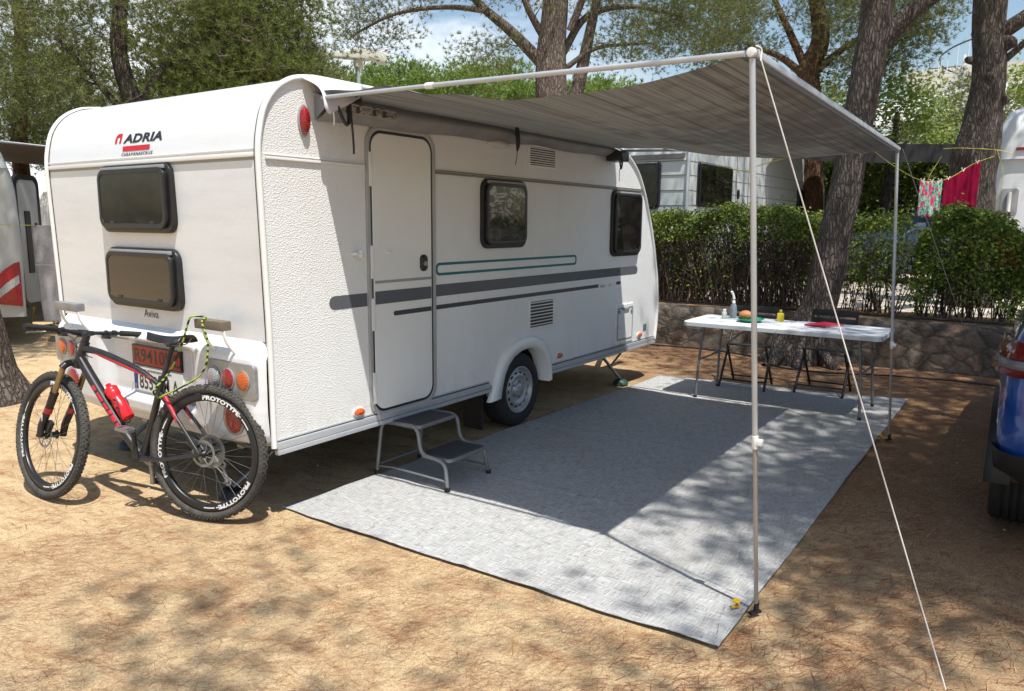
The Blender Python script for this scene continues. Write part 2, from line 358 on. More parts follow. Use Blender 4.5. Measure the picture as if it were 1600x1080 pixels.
# rear horizontal rail
MB().box(-WID+.03, -.03, 1.965, 1.99, .012, .036, RE).box(-WID+.03, -.03, 2.0, 2.012, .016, .03, RE).build('rear_rail', white, cv, bevel=.005)
MB().box(-WID+.03, -.03, 1.950, 1.9645, .012, .022, RE).build('rail_shadow_line', grey_tr, cv)  # grey strip drawn as the shadow line below the rail
REW = Fr((-.02, 0, 0), (0, -1, 0), (.0, 0, 1), (-1, 0, 0)); 
window(cv, REW, -1.515, -.745, 1.565, 1.965, 'upper rear window, dark with a clear reflection')
REW2 = Fr((-.012, 0, 0), (0, -1, 0), (0, 0, 1), (-1, 0, 0))
window(cv, REW2, -1.502, -.737, 1.112, 1.475, 'lower rear window with a brown blind behind it', brownp)
# rear fascia: ledge, recess for the plates
def sst(a, b, x): t = max(0, min(1, (x-a)/(b-a))); return t*t*(3-2*t)
def fascia(u, v):
    y = u*WID; s = v
    pr = [(0, 1.0, 0), (.08, .985, -.014), (.2, .955, -.045), (.27, .93, -.066), (.32, .905, -.074), (.45, .82, -.076), (.7, .62, -.078), (.9, .49, -.07), (.96, .445, -.055), (1, .425, -.02)]
    for i in range(len(pr)-1):
        if pr[i][0] <= s <= pr[i+1][0]:
            t = (s-pr[i][0])/(pr[i+1][0]-pr[i][0]); z = pr[i][1]+(pr[i+1][1]-pr[i][1])*t; x = pr[i][2]+(pr[i+1][2]-pr[i][2])*t; break
    rec = sst(.56, .70, y)*(1-sst(1.52, 1.66, y))*sst(.53, .57, z)*(1-sst(.88, .925, z))
    # lower body drops to a centre notch and rises at the outer ends like the moulding does
    z -= .028*sst(.0, .5, 1-abs(u-.5)*2)*sst(.55, .43, z) if z < .55 else 0
    e = min(u, 1-u); x += .05*(1-sst(0, .03, e))
    return (x+.062*rec, y, z)
fc = MB().grid(fascia, 150, 80).build('rear_bumper', skin, cv)
FS = Fr((-.079, 0, 0), (0, -1, 0), (0, 0, 1), (-1, 0, 0))
for sgn in (0, 1):
    q = lambda y: (-y if sgn == 0 else -(WID-y))
    a, b_ = sorted((q(.03), q(.445)))
    cl = MB().prism(rrect(a, b_, .685, .885, .03), -.02, .004, FS, bev=.004).build('light_cluster', pm('cluster_silver', (.36, .37, .38), .35, metal=.5, var=.2, vs=30), fc)
    tag(cl, 'near rear light cluster' if sgn == 0 else 'far rear light cluster behind the handlebar')
    for y, mt in ((.382, clear_lens), (.254, red_lens), (.125, amber_lens)):
        o = oval_lamp(cl, Fr(FS(q(y), .79, .004), (0, -1, 0), (0, 0, 1), (-1, 0, 0)), 0, 0, .05, .052, mt, 'lens', .015, False)
        MB().ring(circ(q(y), .79, .056, .058), circ(q(y), .79, .049, .051), .002, .010, FS).build('bezel', grey_tr, cl)
    oval_lamp(fc, Fr(FS(q(.232), .565, -.003), (0, -1, 0), (0, 0, 1), (-1, 0, 0)), 0, 0, .078, .08, red_lens, 'round_reflector', .018)
# plates
PL = Fr((-.013, 0, 0), (0, -1, 0), (0, 0, 1), (-1, 0, 0))
PR = Fr(PL(-1.312, 0, 0), (0, -1, 0), (0, 0, 1), (-1, 0, 0))
pr_ = MB().prism(rrect(0, .53, .745, .875, .008), 0, .014, PR).build('red_number_plate', black_pl, fc)
MB().prism(rrect(.01, .52, .757, .868, .006), .0142, .0165, PR).build('plate_face', pm('plate_red', (.40, .022, .018), .35, var=.15), pr_)
MB().text('R9410BC', .118, lambda a, b: PR(.022+a*1.06, .772+b, .0175), .0016, 0, 1.05).build('plate_letters', letter_black, pr_)
pw = MB().prism(rrect(0, .53, .585, .735, .008), 0, .013, PR).build('white_number_plate', pm('plate_white', (.78, .79, .77), .35, var=.06), fc)
MB().box(.004, .045, .592, .71, .0132, .0142, PR).build('blue_band', pm('plate_blue', (.012, .045, .30), .4), pw)
MB().text('E', .03, lambda a, b: PR(.014+a, .603+b, .0150), .0006).build('plate_letter', white, pw)
MB().text('8553', .125, lambda a, b: PR(.062+a*.82, .602+b, .0145), .0016, 0, 1.0).build('plate_digits', letter_black, pw); MB().text('M A', .125, lambda a, b: PR(.318+a*.78, .602+b, .0145), .0016, 0, 1.0).build('plate_letters', letter_black, pw)
MB().text('www.caravanascruz.com', .026, lambda a, b: PR(.07+a*1.35, .7125+b, .0145), .0005).build('web_address', letter_black, pw)
MB().box(.56, .66, .55, .615, -.01, .012, PR).build('socket', grey_tr, fc, bevel=.006)
MB().prism(rrect(.02, .17, .50, .57, .012), -.03, -.0, PR).build('label_plate', grey_tr, fc, bevel=.003)
# grab handles: a block on two bent legs
hb = pm('handle_block_wood', (.16, .125, .09), .6, var=.4, vs=9, stretch=(1, 12, 12)); hb2 = pm('handle_block_grey', (.30, .30, .30), .45, metal=.4, var=.3, vs=12)
for y0, y1, z, mt in ((.20, .44, 1.085, hb), (1.735, 2.02, 1.078, hb2)):
    o = MB().box(-y1, -y0, z-.026, z+.026, .085, .15, RE).build('grab_handle', mt, cv, bevel=.006)
    for y in (y0+.01, y1-.05):
        MB().tube(rpath([RE(-y, z, .12), RE(-y, z-.03, .13), RE(-y, z-.09, .115), RE(-y, z-.15, .068)], .03), .009, 8).build('handle_leg', white, o)
# names
ft = lambda d=.0022: (lambda a, b: (prof_x(b)-d, -a, b))
MB().text('ADRIA', .074, lambda a, b: ft()(-1.268+a*1.78, 2.096+b*.94), .0030, .18, 1.04).build('maker_name', letter_black, cv)
em = MB()
pa = [(0, 0), (.02, 0), (.022, .028), (.03, .037), (.045, .037), (.05, .03), (.05, .012), (.044, 0), (.066, 0), (.07, .02), (.074, .058), (.03, .058), (.008, .045), (-.002, .02)]
em.add([ft()(-1.368+a, 2.096+b) for a, b in pa], [(0, 1, 2, 13), (13, 2, 3, 12), (12, 3, 4, 11), (11, 4, 5, 10), (10, 5, 6, 9), (9, 6, 7, 8)]); em.build('emblem', letter_red, cv)
e2 = MB(); V = [ft()(x, z) for x in (-1.275, -.985) for z in (2.046, 2.076)]; e2.add(V, [(0, 1, 3, 2)]); e2.build('red_sticker', letter_red, cv)
MB().text('CARAVANASCRUZ', .027, lambda a, b: ft()(-1.285+a*1.32, 2.018+b), .0006, 0, 1.15).build('dealer_name', letter_black, cv)
MB().text('Aviva', .07, lambda a, b: RE(-1.185+a*1.02, 1.052+b, .004), .0).build('rear_model_name', letter_black, cv)
MB().text('Aviva', .042, lambda a, b: SD(3.73+a, 1.052+b, .0015), .0002).text('472', .036, lambda a, b: SD(3.90+a*.9, 1.054+b, .0015)).build('side_model_name', stripe_grey, cv)
# side stripes
DX0, DX1 = .752, 1.335
def stripe(a0, a1, z0, z1, rl, rr_, mt, c=.0016):
    P = []; h = (z1-z0)/2
    P += [(a1-h+h*math.cos(t), z0+h+h*math.sin(t)) for t in np.linspace(-PI/2, PI/2, 7)] if rr_ else [(a1, z0), (a1, z1)]
    P += [(a0+h+h*math.cos(t), z0+h+h*math.sin(t)) for t in np.linspace(PI/2, 1.5*PI, 7)] if rl else [(a0, z1), (a0, z0)]
    MB().prism(P, c-.001, c, SD).build('side_stripe', mt, cv)
stripe(.425, DX0-.025, 1.135, 1.215, 1, 0, stripe_grey); stripe(DX1+.03, 4.525, 1.145, 1.225, 0, 1, stripe_grey)
stripe(DX0+.03, DX1-.03, 1.14, 1.22, 0, 0, stripe_grey, .0165); stripe(DX1+.03, 3.695, 1.057, 1.087, 0, 0, stripe_dark)
stripe(.94, DX1-.03, 1.057, 1.087, 1, 0, stripe_dark, .0165); stripe(4.06, 4.15, 1.062, 1.09, 0, 0, stripe_dark)
stripe(DX0+.03, DX1-.03, 1.268, 1.285, 0, 0, pm('stripe_light_grey', (.3, .31, .32), .4), .0165)
MB().ring(rrect(1.372, 3.275, 1.285, 1.372, .035), rrect(1.390, 3.257, 1.303, 1.354, .022), .0006, .0016, SD).build('teal_outline_stripe', teal, cv)
# side rail and door
for a0, a1 in ((.02, DX0-.03), (DX1+.03, 4.62)):
    MB().box(a0, a1, 1.957, 1.972, 0, .014, SD).box(a0, a1, 1.978, 1.984, 0, .01, SD).build('side_rail', white if a0 < .1 else pm('rail_white_in_shade', (.20, .185, .165), .5), cv, bevel=.003)  # forward length coloured dark to carry the awning's shade
dr = MB().prism(rrect(DX0+.022, DX1-.022, .475, 2.165, .085, 8), -.004, .015, SD, bev=.004).build('door', pm('door_white', (.76, .76, .73), .32, var=.03, vs=2, coat=.2), cv)
MB().ring(rrect(DX0+.008, DX1-.008, .461, 2.179, .095, 8), rrect(DX0+.0215, DX1-.0215, .4745, 2.1655, .0855, 8), 0, .011, SD).build('door_seal', letter_black, dr)
MB().ring(rrect(DX0-.022, DX1+.022, .431, 2.209, .115, 8), rrect(DX0+.006, DX1-.006, .459, 2.181, .096, 8), 0, .016, SD).build('door_frame', pm('door_frame_grey', (.42, .42, .41), .4, metal=.3), cv, bevel=.004)
for z in (.62, 1.08, 1.4, 1.95): MB().box(DX0-.004, DX0+.024, z-.10, z+.10, .0, .022, SD).build('hinge', white, dr, bevel=.004)
hd = MB().prism(rrect(1.195, 1.262, 1.325, 1.432, .03), .012, .032, SD, bev=.01, sm=True).build('door_handle', letter_black, dr)
MB().prism(circ(1.228, 1.375, .016), .03, .042, SD).build('lock', grey_tr, hd)
MB().box(.885, .925, 1.445, 1.462, .014, .03, SD).build('door_catch', white, dr, bevel=.003)
MB().box(.605, .655, 1.445, 1.462, 0, .04, SD).box(.645, .655, 1.43, 1.475, .02, .045, SD).build('door_stay', white, cv, bevel=.003)
window(cv, SD, 1.866, 2.438, 1.455, 1.955, 'kitchen window with crumpled silver blind behind it', foil)
window(cv, SD, 3.90, 4.515, 1.335, 1.955, 'front side window with its dark blind drawn')
MB().grid(lambda u, v: SD(1.96+.38*u, 1.56+.33*v, .0538+.001*math.sin(u*9+v*4)), 2, 2)
vent(cv, SD, 2.48, 2.91, 2.07, 2.25); vent(cv, SD, 2.51, 2.915, .785, 1.035)
ht = MB().prism(rrect(4.055, 4.455, .475, .86, .03), 0, .012, SD, bev=.004).build('service_hatch', white, cv)
MB().ring(rrect(4.085, 4.425, .505, .83, .02), rrect(4.10, 4.41, .52, .815, .016), .0122, .0155, SD).build('hatch_line', grey_tr, ht)
MB().box(4.19, 4.33, .80, .825, .012, .026, SD).build('hatch_handle', grey_tr, ht, bevel=.004)
for a in (4.12, 4.39): MB().prism(circ(a, .79, .018), .012, .022, SD).build('hatch_lock', grey_tr, ht)
for a, z in ((.632, .495), (3.003, .515), (4.612, .508)): oval_lamp(cv, SD, a, z, .042, .024, amber_lens)
oval_lamp(cv, SD, .278, 2.175, .032, .072, red_lens, 'high_level_lamp', .04)
o = oval_lamp(cv, SD, 2.07, 2.205, .125, .032, pm('awning_lamp_white', (.62, .60, .55), .3), 'awning_lamp', .05, False)
MB().box(4.71, 4.785, .535, .605, .0, .002, SD).build('label_sticker', pm('sticker_grey', (.16, .17, .18), .5, var=.5, vs=200), cv)
# skirts, fender
def skirt(a0, a1, name='skirt_rail'):
    MB().box(a0, a1, .452, .462, 0, .006, SD).box(a0, a1, .407, .446, 0, .018, SD).box(a0, a1, .378, .404, -.01, .024, SD).build(name, alu_w, cv, bevel=.004)
    MB().box(a0, a1, .447, .4515, 0, .004, SD).build('skirt_gasket', letter_black, cv)
skirt(.012, 1.98); skirt(2.86, 4.985)
op = [(1.952, .30), (1.985, .36), (2.035, .45), (2.075, .55), (2.135, .635), (2.22, .695), (2.34, .732), (2.469, .742), (2.60, .732), (2.71, .69), (2.79, .615), (2.835, .515), (2.85, .42), (2.855, .335)]
ip = [(2.085, .31), (2.095, .36), (2.113, .42), (2.14, .49), (2.19, .56), (2.26, .61), (2.36, .645), (2.47, .655), (2.57, .645), (2.66, .61), (2.72, .555), (2.76, .48), (2.775, .41), (2.78, .33)]
fb = MB(); n = len(op)
V = [SD(a, b, c) for ring_, c in ((op, 0), (op, .022), ([(o_[0]*.82+i_[0]*.18, o_[1]*.82+i_[1]*.18) for o_, i_ in zip(op, ip)], .038), (ip, .044), (ip, -.10)) for a, b in ring_]
fb.add(V, [(j*n+k, j*n+k+1, (j+1)*n+k+1, (j+1)*n+k) for j in range(4) for k in range(n-1)], True); fb.build('wheel_arch', white, cv)
wl = MB(); A = arch(.36, .315, 16); V = [(x, y, z) for x, z in A for y in (0.0, .42)]; wl.add(V, [(2*i, 2*i+1, 2*i+3, 2*i+2) for i in range(16)], True)
wl.add([(x, .42, z) for x, z in A], [tuple(range(17))]); wl.build('wheel_well', letter_black, cv)
# wheel
def road_wheel(root, fr, R=.302, w=.18, rimr=.19, rim=None, holes=14):
    ty = MB().lathe([(rimr, -w*.0), (rimr+.004, .008), (R-.06, .016), (R-.025, .008), (R-.008, -.01), (R, -.03), (R, -w+.03), (R-.012, -w+.006), (rimr, -w)], fr, 40).build('tyre', dark_rub, root)
    rm = rim or pm('wheel_silver', (.42, .43, .44), .38, metal=.45, var=.15, vs=20)
    rb = MB().lathe([(rimr+.002, -.002), (rimr+.004, .006), (rimr-.008, .010), (rimr-.014, -.0), (rimr-.022, -.02), (rimr-.03, -.028), (rimr-.045, -.02), (rimr-.062, -.004), (rimr-.075, .0), (rimr-.085, -.012), (rimr-.10, -.02), (.06, -.02), (.055, .0), (.05, .008), (.001, .010)], fr, 40).build('rim', rm, root)
    for k in range(holes):
        a = 2*PI*k/holes; cx, cy = (rimr-.052)*math.cos(a), (rimr-.052)*math.sin(a)
        f2 = Fr(fr(cx, cy, 0), fr.R*math.cos(a)+fr.U*math.sin(a), -fr.R*math.sin(a)+fr.U*math.cos(a), fr.N)
        MB().prism(circ(0, 0, .010, .015, 12), -.03, -.0085, f2).build('rim_hole', letter_black, rb)
    for k in range(5):
        a = 2*PI*k/5; MB().prism(circ(.07*math.cos(a), .07*math.sin(a), .008, n=6), -.02, -.006, fr).build('wheel_bolt', steel, rb)
    return ty
wh = bpy.data.objects.new('wheel', None); COL.objects.link(wh); wh.parent = cv; OFF['wheel'] = OFF[cv.name]
road_wheel(wh, Fr((2.47, .05, .302), (1, 0, 0), (0, 0, 1), (0, -1, 0)))
wh2 = bpy.data.objects.new('wheel', None); COL.objects.link(wh2); wh2.parent = cv; OFF[wh2.name] = OFF[cv.name]
MB().lathe([(.19, 0), (.28, .01), (.302, -.03), (.302, -.15), (.28, -.18), (.0, -.18)], Fr((2.47, WID-.05, .302), (1, 0, 0), (0, 0, 1), (0, 1, 0)), 32).build('tyre', dark_rub, wh2)
MB().box(2.0, 2.02, .08, .26, .06, .40).build('mud_flap', letter_black, cv)
MB().box(.03, 2.08, .04, WID-.04, .385, .43).box(2.083, 2.857, .43, WID-.43, .386, .429).box(2.86, 4.95, .04, WID-.04, .385, .43).build('floor', letter_black, cv)
MB().box(.2, 5.6, .55, .61, .27, .38).box(.2, 5.6, 1.6, 1.66, .27, .38).box(2.44, 2.5, .3, 1.9, .27, .33).build('chassis', steel, cv)
MB().tube([(5.0, .6, .36), (6.15, 1.1, .38)], .035).tube([(5.0, 1.6, .36), (6.15, 1.1, .38)], .035).tube([(6.0, 1.1, .38), (6.0, 1.1, .03)], .03).build('drawbar', steel, cv)
pad_g = pm('green_plastic', (.02, .06, .045), .5)
for (x0, y0, x1, y1) in ((4.02, .16, 4.46, .12), (4.02, 2.05, 4.46, 2.1), (.60, .42, .12, .56), (.75, 1.9, .30, 2.03)):
    sg = MB().tube([(x0, y0, .40), (x1, y1, .05)], .026, 4, flat=.6); o = sg.build('steady_leg', steel, cv)
    MB().tube([(x0*.2+x1*.8+(.35 if x1 > x0 else -.2), y0, .40), (x0*.5+x1*.5, (y0+y1)/2, .2)], .012, 6).build('brace', steel, o)
    MB().lathe([(.001, .05), (.05, .05), (.075, .03), (.085, 0)], Fr((x1, y1, .0), (1, 0, 0), (0, 1, 0)), 12).build('foot', pad_g if x1 > x0 else letter_black, o)
# ================================================================== AWNING
def awn_mat():
    s = NB('striped_awning_fabric'); v = s.map((.03, 3.2, .01)); st = s.noise(9.0, 5, .8, v); st2 = s.noise(40.0, 2, .5, s.map((.01, 2.6, .01)))
    f = s.math('ADD', s.math('MULTIPLY', st, .6), s.math('MULTIPLY', st2, .4))
    c = s.ramp(f, [(.40, (.085, .082, .072)), (.47, (.15, .145, .13)), (.53, (.24, .23, .20)), (.60, (.15, .145, .13))])
    tr = s.n('BsdfTranslucent', Color=c); ms = s.n('MixShader', i0=.11)
    o = [x for x in s.t.nodes if x.type == 'OUTPUT_MATERIAL'][0]
    s.t.links.new(s.b.outputs[0], ms.inputs[1]); s.t.links.new(tr.outputs[0], ms.inputs[2]); s.t.links.new(ms.outputs[0], o.inputs[0])
    return s.fin(Base_Color=c, Roughness=.75, Normal=s.bump(s.noise(3.0, 3, .5, s.map((.5, 2.5, 1))), .5, .02))
awn_f = awn_mat()
aw = thing('awning', 'grey striped pull-out awning with white rails and two poles fixed to the caravan', 'awning', (2.1, -1.2, 0))
T1 = Vector((.36, -2.385, 2.268)); T2 = Vector((3.80, -2.40, 2.205)); W1 = Vector((.33, -.10, 2.298)); W2 = Vector((3.88, -.10, 2.30))
def canopy(u, v):
    # u along the caravan, v from the wall outwards
    e0 = u*3.5; e1 = (1-u)*3.5
    a = W1.lerp(W2, u)+Vector((0, .075, .04)); b = T1.lerp(T2, u); p = a.lerp(b, v)
    s = math.sin(PI*max(0, min(1, (v-.22)/.76)))
    edge = math.exp(-e0/.45); edge2 = math.exp(-e1/.45)
    p.x += .07*s*edge-.07*s*edge2
    sag = s*(.075+.015*edge+.045*math.sin(PI*u))
    p.z -= sag+.012
    wr = math.exp(-e0/.9)*math.exp(-((v-.25)/.25)**2)
    p.z += .010*wr*math.sin(34*v+9*u)+.004*math.sin(21*v+3*u)*s
    return tuple(p)
cn = MB().grid(canopy, 90, 110).build('canopy', awn_f, aw)
MB().tube([W1+Vector((0, 0, -.005)), W1.lerp(T1, .33)], .0105, 10).tube([W1.lerp(T1, .32), T1+Vector((0, .03, 0))], .0118, 10).build('side_rail', alu_w, aw)
MB().tube([W1.lerp(T1, .315), W1.lerp(T1, .335)], .0155, 10).build('rail_collar', white, aw)
MB().tube([W2, W2.lerp(T2, .33)], .0105, 10).tube([W2.lerp(T2, .32), T2], .0138, 10).build('side_rail', alu_w, aw)
ff = Fr(T1, T2-T1, (0, 0, 1)); LL = (T2-T1).length
MB().box(-.01, LL+.01, -.018, .018, -.018, .016, Fr(T1, T2-T1, (0, 0, 1), (0, -1, 0))).build('front_rail', alu_w, aw, bevel=.012, seg=3)
MB().box(0, LL, -.032, -.0185, -.002, .008, Fr(T1, T2-T1, (0, 0, 1), (0, -1, 0))).build('front_hem', pm('hem_grey', (.14, .14, .14), .7), aw)
for T in (T1, T2):
    MB().lathe([(.001, -.012), (.018, -.012), (.018, .014), (.001, .014)], Fr(T+Vector((-.012 if T is T1 else .012, 0, 0)), (0, 1, 0), (0, 0, 1), (1, 0, 0)), 16).build('end_cap', white, aw, bevel=.006)
PB1 = Vector((.531, -2.479, .0)); PB2 = Vector((3.804, -2.515, 0))
for T, Bp in ((T1, PB1), (T2, PB2)):
    j = Bp.lerp(T, .335); c0 = Bp.lerp(T, .325); c1 = Bp.lerp(T, .350)
    p = MB().tube([j, T+Vector((0, -.0, -.02))], .0115, 12).build('pole', alu_w, aw)
    MB().tube([Bp+Vector((0, 0, .02)), j], .0092, 12).build('inner_tube', pm('champagne_aluminium', (.38, .355, .33), .35, metal=.5, var=.08), p)
    MB().tube([c0, c1], .0145, 10).box(-.008, .03, -.012, .012, -.02, .012, Fr((c0+c1)/2, (0, -1, 0), (0, 0, 1))).build('clamp', white, p, bevel=.003)
    MB().box(-.034, .022, -.011, .011, .0, .013, Fr(Bp, (.86, -.5, 0), (.5, .86, 0))).tube([Bp+Vector((0, 0, .005)), Bp+Vector((0, 0, .05))], .012).build('foot', black_pl, p, bevel=.004)
bagm = pm('grey_bag_fabric', (.27, .27, .275), .6, var=.25, vs=5, bump=1.0, bs=11)
def bag(u, v):
    x = .36+3.58*u; a = v*PI*1.15-.15; bulge = 1+.08*math.sin(17*u)+.05*math.sin(41*u+2)
    y = -.012-.10*max(0, math.sin(a*.88+.1))*bulge; z = 2.335-(.155-.055*min(1, u*1.6))*v+.006*math.sin(23*u)*v
    return (x, y, z)
bg_ = MB().grid(bag, 90, 14).build('roller_bag', bagm, aw)
MB().add([(.36, -.005, 2.335), (.36, -.09, 2.30), (.36, -.08, 2.24), (.36, -.005, 2.19)], [(0, 1, 2, 3)]).build('bag_end', bagm, aw)
lm_ = pm('instruction_label', (.42, .40, .36), .6, var=.1)
lb = MB().grid(lambda u, v: (.46+.42*u, -.124-.0*v+.006*abs(math.sin(17*(.028+.117*u))), 2.285-.058*v), 6, 2).build('instruction_label', lm_, aw)
mk = MB(); rnd = random.Random(3)
for k in range(70):
    a = .47+.395*rnd.random(); b = rnd.choice((2.278, 2.268, 2.258, 2.247, 2.238)); w = rnd.uniform(.006, .022)
    mk.add([(a, -.1262, b), (a+w, -.1262, b), (a+w, -.1262, b+.0045), (a, -.1262, b+.0045)], [(0, 1, 2, 3)])
for a in (.55, .68, .76): mk.add([(a, -.1264, 2.235), (a+.03, -.1264, 2.24), (a+.028, -.1264, 2.275), (a+.003, -.1264, 2.27)], [(0, 1, 2, 3)])
mk.build('label_print', stripe_dark, lb)
# white weather flap at the rear end of the bag
def flap(u, v):
    A = Vector((.262, -.004, 2.402)).lerp(Vector((.70, -.03, 2.418)), u); B = Vector((.355, -.135, 2.205)).lerp(Vector((.56, -.165, 2.33)), u**.8)
    p = A.lerp(B, v); p.y -= .05*math.sin(PI*v)*(1-u); p.z += .018*math.sin(9*u+5*v)*math.sin(PI*v); p.x += .03*math.sin(6*v+2*u)*v*(1-u)
    return tuple(p)
MB().grid(flap, 16, 16).build('end_flap', pm('white_vinyl', (.60, .61, .65), .35, var=.1, vs=14), aw, solid=.003)
MB().tube(bez([(.37, -.14, 2.22), (.372, -.142, 2.18), (.371, -.14, 2.15)]), .004, 5).build('flap_toggle', white, aw)
MB().tube(bez([(.40, -.13, 2.27), (.43, -.16, 2.17), (.47, -.15, 2.18), (.49, -.13, 2.26)]), .011, 6).build('strap', letter_black, aw)
MB().tube(bez([(.50, -.13, 2.30), (.505, -.135, 2.2), (.53, -.12, 2.08), (.56, -.09, 2.02)]), .007, 6).build('strap', letter_black, aw)
for k in range(3): MB().tube(bez([(2.11+.012*k, -.14, 2.33), (2.10+.02*k, -.15, 2.24), (2.125+.008*k, -.145, 2.16+.012*k), (2.15, -.14, 2.25), (2.14, -.13, 2.33)]), .007, 5).build('strap', letter_black, aw)
MB().tube(bez([(2.13, -.14, 2.2), (2.14, -.13, 2.12), (2.135, -.12, 2.06)]), .003, 5).build('strap', letter_black, aw)
MB().box(3.72, 3.93, -.16, -.03, 2.20, 2.29).build('end_bracket', black_pl, aw, bevel=.01)
MB().tube(bez([(3.74, -.17, 2.27), (3.72, -.17, 2.2), (3.75, -.17, 2.13), (3.77, -.17, 2.2), (3.76, -.16, 2.28)]), .008, 5).tube(bez([(3.75, -.17, 2.2), (3.74, -.16, 2.1), (3.76, -.15, 2.02)]), .003, 5).build('strap', letter_black, aw)
# guy ropes and pegs
rope_w = pm('white_rope', (.75, .74, .70), .7, var=.1, vs=60)
e1 = Vector((.345, -3.205, .0))
tag(MB().tube([T1+Vector((.0, -.022, .01)), T1+Vector((.01, -.024, -.01)), e1+Vector((0, .0, .02))], .0028, 6).tube(bez([T1+Vector((-.012, -.015, .022)), T1+Vector((.014, -.028, .012)), T1+Vector((.004, -.03, -.03))]), .003, 5).build('guy_rope', rope_w), 'taut white guy rope from the nearest awning corner down to the sand', 'rope', 'awning guy ropes')
e2 = Vector((5.70, -3.09, 0))
tag(MB().tube([T2+Vector((.02, -.03, 0)), e2+Vector((0, 0, .02))], .003, 6).build('guy_rope', pm('grey_rope', (.35, .34, .32), .7)), 'thin guy rope from the far awning corner down beside the blue car', 'rope', 'awning guy ropes')
yel = pm('yellow_plastic', (.75, .42, .01), .4, var=.15)
for Bp, lab in ((Vector((.505, -2.405, 0)), 'yellow tent peg at the foot of the near awning pole'), (Vector((3.74, -2.46, 0)), 'yellow tent peg at the foot of the far awning pole')):
    t = thing('tent_peg', lab, 'tent peg', tuple(Bp), None, 'yellow tent pegs')
    MB().tube([Bp+Vector((0, 0, -.05)), Bp+Vector((-.01, 0, .045))], .005, 6).build('spike', steel, t)
    MB().lathe([(.001, -.006), (.013, -.006), (.018, 0), (.013, .006), (.001, .006)], Fr(Bp+Vector((-.012, 0, .05)), (1, 0, .2), (0, 1, 0)), 8).box(-.024, .020, -.005, .005, -.005, .005, Fr(Bp+Vector((-.012, 0, .025)), (.8, -.5, 0), (0, 0, 1))).build('head', yel, t, bevel=.002)
# ================================================================== MAT
def mat_mat():
    s = NB('woven_grey_mat'); v1 = s.map((1, 60, 1)); v2 = s.map((60, 1, 1))
    a = s.noise(4.5, 7, .78, s.map((2.5, 90, 1))); b = s.noise(4.5, 7, .78, s.map((90, 2.5, 1))); big = s.noise(1.3, 6, .65)
    f = s.math('MULTIPLY', s.math('ADD', a, b), .5); w = s.n('TexWave', _bands_direction='X', Vector=s.tc, Scale=55.0, Distortion=.6).outputs['Fac']; w2 = s.n('TexWave', _bands_direction='Y', Vector=s.tc, Scale=55.0, Distortion=.6).outputs['Fac']
    g = s.math('MULTIPLY', w, w2)
    c = s.ramp(f, [(.42, (.115, .115, .115)), (.475, (.29, .29, .285)), (.515, (.45, .45, .44)), (.57, (.65, .65, .635))])
    c = s.mix(s.math('MULTIPLY', g, .3), c, (.15, .16, .18))
    c = s.mix(s.ramp(big, [(.52, 0.0), (.75, .30)]), c, (.26, .23, .19))
    sp = s.ramp(s.noise(14, 4, .8), [(.70, 0.0), (.78, .4)]); c = s.mix(sp, c, (.20, .14, .09))
    return s.fin(Base_Color=c, Roughness=.75, Specular_IOR_Level=.25, Normal=s.bump(s.math('ADD', f, g), .35, .003))
MC = [Vector((.150, .148)), Vector((.165, -2.440)), Vector((5.45, -2.436)), Vector((5.10, -.04))]
def matf(u, v):
    a = MC[0].lerp(MC[3], u); b = MC[1].lerp(MC[2], u); p = a.lerp(b, v)
    e = min(u*5.2, (1-u)*5.2, v*2.5, (1-v)*2.5); k = max(0, 1-e/.12)
    wob = .012*mnoise.noise((p.x*1.3, p.y*1.9, 0))+.007*mnoise.noise((p.x*6, p.y*6, 2))
    x = p.x+wob*k; y = p.y+.012*mnoise.noise((p.x*1.3, p.y*1.7, 5))*k
    z = .005+.007*mnoise.noise((x*1.4, y*1.9, 1))+.003*mnoise.noise((x*7, y*7, 3))+.006*k*max(0, mnoise.noise((x*2.5, y*2.5, 9)))+.006*math.exp(-((x-1.32)/.02)**2)+.006*math.exp(-((x-2.62)/.022)**2)+.005*math.exp(-((y+1.18)/.018)**2)
    return (x, y, z)
mo = MB().grid(matf, 260, 130).build('ground_mat', mat_mat(), None, solid=.004); tag(mo, 'large woven grey outdoor mat laid on the sand under the awning', 'mat')
# ================================================================== STEP
st = thing('step_stool', 'two-tread grey folding step standing below the caravan door', 'step', (1.1, -.15, 0))
tread_m = pm('ribbed_grey_tread', (.055, .057, .06), .55, var=.2, vs=30, bump=.7, bs=220)
for (y0, y1, z, x0, x1) in ((-.24, .055, .385, .905, 1.285), (-.475, -.235, .205, .925, 1.30)):
    f_ = Fr((0, 0, 0), (1, 0, 0), (0, 1, 0), (0, 0, 1))
    t = MB().prism(rrect(x0, x1, y0, y1, .04), z-.022, z, f_, bev=.006).build('tread', tread_m, st)
    r_ = MB()
    for k in range(16):
        yy = y0+.02+(y1-y0-.04)*k/15; r_.box(x0+.03, x1-.03, yy-.0028, yy+.0028, z, z+.0022)
    r_.build('tread_ribs', tread_m, t); MB().ring(rrect(x0-.006, x1+.006, y0-.006, y1+.006, .045), rrect(x0+.004, x1-.004, y0+.004, y1-.004, .04), z-.026, z-.003, f_).build('tread_rim', grey_tube, t, bevel=.004)
for x, dx in ((.905, -.0), (1.30, .03)):
    sf = MB().tube(rpath([(x+dx, .125, .0), (x, .07, .365), (x, -.235, .378), (x, -.262, .205), (x, -.46, .188), (x+dx, -.475, .0)], .06, 6), .0125, 10).build('side_frame', grey_tube, st)
    for y in (.125, -.475): MB().tube([(x+dx, y, .0), (x+dx*.9, y, .032)], .018, 10).build('rubber_foot', dark_rub, sf)
